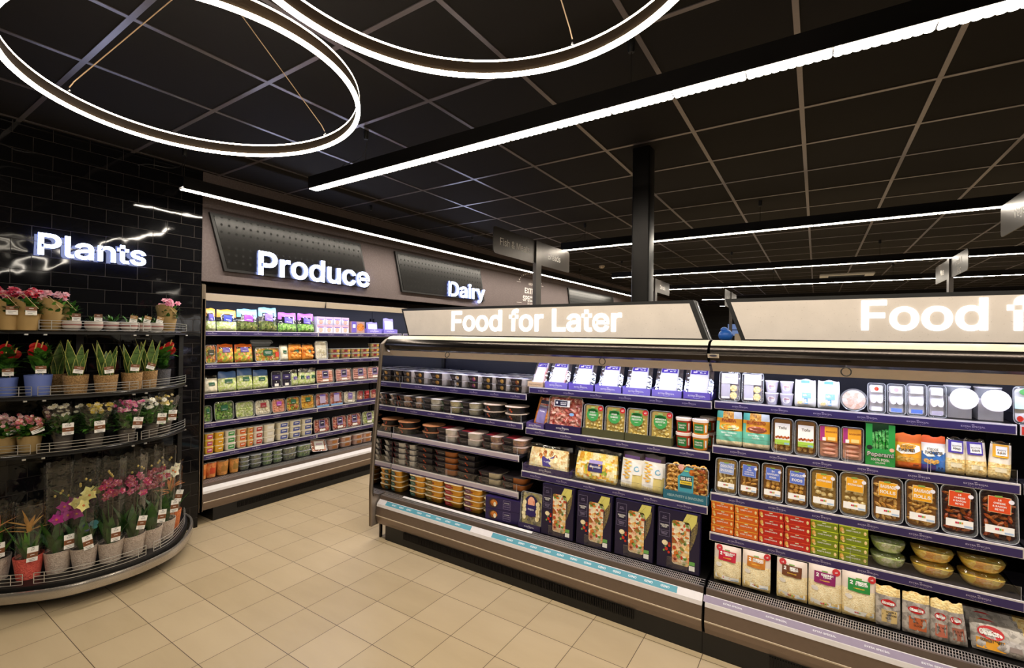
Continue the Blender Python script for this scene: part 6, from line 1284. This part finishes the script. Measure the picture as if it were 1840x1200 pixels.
for i, (x, y, kind, pm, fc, lab) in enumerate(OR_):
    R = random.Random(30 + i); o = empty('potted_orchid' if kind == 'orch' else 'potted_bromeliad', (x, y, .1585)); potm(o, .052, .068, .13, pm, 22, .004)
    q = MB()
    for k in range(6 if kind == 'orch' else 14):
        a = 2 * PI * k / (6 if kind == 'orch' else 14) + i; el = R.uniform(.9, 1.35)
        leaf(q, (.012 * math.cos(a), .012 * math.sin(a), .1), (math.cos(a) * math.cos(el + .12), math.sin(a) * math.cos(el + .12), math.sin(el + .12)), R.uniform(.15, .26) if kind == 'orch' else R.uniform(.14, .24), R.uniform(.022, .032) if kind == 'orch' else .012, GL[0] if kind == 'orch' else GL[k % 2], .22, 9)
    q.build('leaves', o)
    q = MB()
    if kind == 'orch':
        m = food('petal_' + fc, [fc, fc, fc, {'#a81f8c': '#c84ab0', '#e6dc8c': '#f3f0b4', '#ecead2': '#f6f4e4'}.get(fc, '#e8a8c0')], 90, .5, .2); c2 = col('#c8703c', .5); L2 = R.uniform(-.03, .03)
        st_ = cat([(0, 0, .1), (.01, L2, .28), (.02, L2 * 2, .42), (.03, L2 - .05 + .1 * (i % 2), .50)], 5); q.tube(st_, .0022, GL[0], 5); q.tube([(.008, .004, .1), (.012, .004, .45)], .0018, col('#4a3a28', .6), 4)
        big = fc in ('#e6dc8c', '#ecead2', '#a81f8c'); nf = 7 if big else 18; zc = {'#a81f8c': .36, '#e6dc8c': .42}.get(fc, .45)
        for k in range(nf): flower(q, (.03 + R.uniform(-.02, .03), L2 + R.uniform(-.055, .055), zc + R.uniform(-.05, .07)), .04 if big else .023, m, c2, 5, (1, R.uniform(-.5, .5), R.uniform(-.3, .3)), 1)
        for k in range(4): q.blob((.03, L2 + R.uniform(-.05, .05), zc + .09 + .012 * k), (.007, .007, .009), col('#b8a050', .5))
    else:
        m = food('bract_' + (fc or 'o'), [fc or '#d8622a', '#e8b060', fc or '#c84a1c'], 40, .5, .2)
        for k in range(14): a = R.uniform(0, 2 * PI); el = R.uniform(.2, 1.3); leaf(q, (0, 0, .26 + .012 * (k % 4)), (math.cos(a) * math.cos(el), math.sin(a) * math.cos(el), math.sin(el)), R.uniform(.07, .12), .01, m, .15, 4)
        q.tube([(0, 0, .1), (0, 0, .27)], .005, GL[1], 6)
    q.build('flowers', o)
    if i == 3:
        q = MB()
        for dy, dz, r_, m in ((.02, .02, .022, '#1f5a5e'), (-.016, .014, .018, '#22305e'), (.024, -.004, .014, '#2a6a66'), (-.014, -.01, .012, '#2a3a6a')): q.poly([(.055 + .25 * r_ * math.cos(2 * PI * t_ / 10 + 1), .01 + dy + r_ * math.cos(2 * PI * t_ / 10), .25 + dz + r_ * .8 * math.sin(2 * PI * t_ / 10)) for t_ in range(10)], col(m, .3))
        q.tube([(.055, .01, .13), (.055, .01, .27)], .0015, BLK, 4); q.build('butterfly_clip', o)
    sleevem(o, .06, .07, .115, {0: .44, 1: .44, 8: .5}.get(i, .655), SLV, i + 3, .012)
    rt_ = (0, -.05, 0, .14, -.02, -.22, -.12, -.1, -.25)[i]; tagcard(o, .082, (.0, .0, .03, -.005, 0, .02, .035, .03, .02)[i], (.19, .155, .185, .17, .185, .215, .21, .23, .25)[i], .047, .085, rot=rt_, price=('£7', '£7') [0] if kind != 'orch' else '£10')
    tag(o, lab, 'potted plant', 'sleeved flowering plants on the lowest deck')
# third level: wrapped bunches
YEL_ = ['#e8c83a']
B3 = [(-4.2, .72, 'kraft', '#e0a0a8', 'kraft-wrapped pot plant with pale buds at the left picture edge, above the orchids'), (-4.13, .815, 'kraft', '#c8606a', 'kraft pot plant with a tilted white and brown tag'), (-4.06, .955, 'clear', '#f0ead0', 'cream bedding flowers in a clear sleeve with a square tag'), (-4.00, 1.095, 'clear', '#e6c83a', 'yellow and white daisies in a clear sleeve'), (-3.975, 1.26, 'clear', '#c83c84', 'pink chrysanthemums in a clear sleeve'), (-4.03, 1.415, 'clear', '#f0ecdc', 'white spray flowers in a clear sleeve right of the pink ones'), (-4.13, 1.535, 'clear', '#e0c030', 'dark red and yellow flowers in a clear sleeve at the right end')]
for i, (x, y, kind, fc, lab) in enumerate(B3):
    R = random.Random(60 + i); o = empty('potted_flowers', (x, y, .8625)); kr = kind == 'kraft'
    potm(o, .04 if not kr else .047, .05 if not kr else .06, .085 if not kr else .1, KRAFT if kr else col('#57504a', .5), 20)
    q = MB(); foliage(q, (0, 0, .09), .08, .14 if not kr else .09, 130, [GL[0], GL[1]], R, .05, .012); q.build('leaves', o)
    q = MB(); m = food('bloom_' + fc, [fc, fc, '#f6f0e6'], 90, .5, .2)
    for k in range(22 if fc != '#c83c84' else 34): a = R.uniform(0, 2 * PI); r_ = R.uniform(0, .085); flower(q, (r_ * math.cos(a) + .01, r_ * math.sin(a), (.245 if not kr else .19) + R.uniform(-.035, .035)), R.uniform(.011, .02), m, col('#d8b83a', .5), 8, (R.uniform(.4, 1), R.uniform(-.4, .4), R.uniform(.2, 1)), 1 + (k % 2))
    q.build('flowers', o)
    if kr:
        q = MB(); n = 14; A = [PI * .35 + PI * 1.1 * k / n for k in range(n + 1)]
        q.loft([[(r_ * math.cos(a), r_ * math.sin(a), z + zz_ * math.sin((a - A[0]) / (A[-1] - A[0]) * PI)) for a in A] for r_, z, zz_ in ((.058, .1, 0), (.066, .15, .01), (.068, .17, .035))], KRAFT, False, False, False); q.build('paper_collar', o)
        tagcard(o, .068, .02, .14, .06, .045, rot=.35, top=False)
    else:
        sleevem(o, .052, .098, .07, .275, SLV, i + 20, .015); tagcard(o, .095, (0, 0, 0, .0, .03, .035, .02)[i], .135, .055, .075, rot=(0, 0, 0, .02, -.14, -.1, -.1)[i], price='£3.50')
    tag(o, lab, 'potted plant', 'flowering pot plants on the third level')
# second level
BASK = food('woven_basket', ['#9c7a4e', '#c49c68', '#7a5c38', '#b38c58'], 170, .8, 1.0, (1, 1, 1.6)); BLUEP = col('#6a7cc0', .35); GRYP = food('grey_pot', ['#3f3f44', '#5a5a60', '#4a4a50'], 120, .7, .8)
SNK = [(-4.16, .72, 'anth', BLUEP, .055, .11, 'blue pot with a red anthurium at the left picture edge'), (-4.07, .845, 'anth', BLUEP, .066, .125, 'wide blue pot with dark anthurium leaves'), (-4.17, .95, 'snake', BASK, .055, .12, 'woven basket plant standing behind the blue and front baskets'), (-4.0, 1.005, 'snake', BASK, .066, .118, 'snake plant in a woven basket, leftmost of the front baskets'), (-3.965, 1.15, 'snake', BASK, .065, .112, 'snake plant in a woven basket with its tag upright at the centre'), (-3.99, 1.30, 'snake', BASK, .062, .118, 'snake plant in a woven basket with a tag slanting right'), (-4.06, 1.42, 'snake', BASK, .056, .12, 'snake plant in a woven basket, rightmost of the baskets'), (-4.15, 1.54, 'anth', GRYP, .055, .12, 'dark grey pot with a red anthurium and arching green leaves')]
for i, (x, y, kind, pm, r_, h, lab) in enumerate(SNK):
    R = random.Random(90 + i); o = empty('snake_plant' if kind == 'snake' else 'anthurium', (x - .035, y, 1.2145)); potm(o, r_ * .84, r_, h, pm, 26)
    q = MB(); em_ = col('#c8c86a', .45)
    if kind == 'snake':
        for k in range(7): a = 2 * PI * k / 7 + R.uniform(-.2, .2); leaf(q, (.022 * math.cos(a), .022 * math.sin(a), h - .03), (.22 * math.cos(a), .22 * math.sin(a), 1), R.uniform(.19, .27), R.uniform(.026, .034), GL[2], -.04, 9, .2, em_)
    else:
        for k in range(26): a = R.uniform(0, 2 * PI); el = R.uniform(.4, 1.3); leaf(q, (.01, 0, h + R.uniform(0, .12)), (math.cos(a) * math.cos(el), math.sin(a) * math.cos(el), math.sin(el)), R.uniform(.08, .14), .034, GL[k % 2], .5, 5)
    q.build('leaves', o)
    if kind == 'anth':
        q = MB(); rm = col('#b81a20', .25)
        for k in range(3): yy = R.uniform(-.05, .06); zz_ = h + R.uniform(.13, .19); q.tube([(0, 0, h), (.03, yy, zz_)], .0016, GL[1], 4); q.poly([(.03 + .012 * math.cos(t_ * PI / 7) , yy + .03 * math.sin(t_ * PI / 7), zz_ + .004 + .026 * math.cos(t_ * PI / 7) * (1.3 if abs(t_) > 4 else 1)) for t_ in range(-7, 7)], rm); q.tube([(.035, yy, zz_ + .01), (.05, yy + .005, zz_ + .045)], .0035, col('#e8c070', .5), 6)
        q.build('flowers', o)
    if kind == 'snake' or i in (0, 1):
        if i != 2: q = MB(); q.tube([(r_ * .7, .01, h - .02), (r_ * .75, .01, h + .06)], .0016, col('#d8c8a0', .5), 4); q.build('tag_stick', o); tagcard(o, r_ * .8, .0, h + .035, .05, .045, rot=(0, 0, 0, -.2, .12, -.1, -.35, 0)[i], top=False)
    tag(o, lab, 'potted plant', 'plants on the second level')
# top level
BOWL = col('#d8ccc2', .4)
def bowlm(o, r_):
    q = MB(); q.lathe([(r_ * .6, 0), (r_ * .95, .018), (r_, .038), (r_ * .97, .062), (r_ * .93, .062)], BOWL, 24, (0, 0), True, False); q.lathe([(r_ * 1.002, .034), (r_ * 1.002, .044)], col('#a8706a', .5), 24, (0, 0), False, False); q.build('bowl', o); q = MB(); q.lathe([(r_ * .93, .056), (.001, .058)], SOIL, 20, (0, 0), False, False); q.build('soil', o)
T1 = [(-4.0, .70, 'rose', '#c82a4a', 'kraft-wrapped pink and red roses at the left picture edge of the top level'), (-3.97, .775, 'rose', '#d8344a', 'kraft pot of red roses with a square brown tag'), (-3.99, .885, 'rose', '#e8a8b4', 'tall kraft collar pot with pale pink roses'), (-3.95, .972, 'succ', '', 'cream and brown bowl planter with a brown tag, leftmost bowl'), (-3.93, 1.075, 'succ', '', 'cream and brown bowl planter with a pointed brown tag'), (-4.0, 1.19, 'grass', '', 'plain bowl planter with spiky grass, set back in the middle'), (-3.95, 1.27, 'grass', '', 'bowl planter with a curled tag just left of the guard joint'), (-3.98, 1.36, 'grass', '', 'bowl planter with white blossoms and a curled tag'), (-4.02, 1.45, 'succ', '', 'small bowl planter, rightmost, with a tilted tag'), (-4.08, 1.545, 'rose', '#e88aa8', 'kraft pot of bright pink roses at the right end of the top level'), (-4.1, .98, 'rose1', '#d83a34', 'kraft gift pot with a single red rose standing behind the bowls')]
for i, (x, y, kind, fc, lab) in enumerate(T1):
    R = random.Random(120 + i); o = empty('rose_pot' if 'rose' in kind else 'bowl_planter', (x - .045, y, 1.6195))
    if 'rose' in kind:
        potm(o, .045, .06, .1, KRAFT, 16); q = MB(); foliage(q, (0, 0, .09), .07, .11, 110, [GL[0], GL[1]], R, .045, .012); q.build('leaves', o)
        q = MB(); m = food('rose_' + fc, [fc, fc, '#f0d0d4'], 70, .5, .2)
        for k in range(12 if kind == 'rose' else 1): a = R.uniform(0, 2 * PI); r_ = R.uniform(.01, .07); flower(q, (r_ * math.cos(a) + .01, r_ * math.sin(a), .215 + R.uniform(-.02, .03)), .023, m, m, 6, (R.uniform(.3, 1), R.uniform(-.4, .4), .6), 3)
        q.build('flowers', o)
        q = MB(); n = 14; A = [PI * .9 + PI * 1.0 * k / n for k in range(n + 1)] if i not in (2, 9, 10) else [-PI * .8 + PI * (1.0 if i != 10 else .8) * k / n for k in range(n + 1)]
        q.loft([[(r_ * math.cos(a), r_ * math.sin(a), z + zz_ * math.sin((a - A[0]) / (A[-1] - A[0]) * PI)) for a in A] for r_, z, zz_ in ((.06, .1, 0), (.068, .15, .01), (.073, .16, .045))], KRAFT, False, False, False); q.build('paper_collar', o)
        q = MB(); q.tube(cat([(.03, -.055, .19), (.06, -.03, .21), (.075, .0, .17), (.078, .03, .13)], 6), .0018, col('#c8b080', .6), 5); q.build('twine_handle', o)
        if i in (0, 1): tagcard(o, .078, 0, .115, .05, .05, rot=0, top=False)
    else:
        bowlm(o, .047); q = MB(); foliage(q, (0, 0, .055), .035, .03, 26 if kind == 'succ' else 34, [GL[0], GL[1]], R, .035 if kind == 'succ' else .055, .005, .9); q.build('leaves', o)
        if i in (7,): q = MB(); [flower(q, (.01, R.uniform(-.03, .03), .09), .009, WH, col('#d8c83a', .5), 5, (1, 0, .5)) for k in range(5)]; q.build('flowers', o)
        if i != 5: q = MB(); q.tube([(.03, .0, .05), (.035, .0, .1)], .0014, col('#d8c8a0', .5), 4); q.build('tag_stick', o); tagcard(o, .045, 0.01, .085, .042, .05, rot=(0, 0, 0, 0, 0, 0, -.15, -.25, -.25)[i] if i < 9 else 0, top=False, c1=col('#a07a48', .5) if i > 5 else col('#6a3f24', .5))
    tag(o, lab, 'potted plant', 'small pots and bowls on the top level')
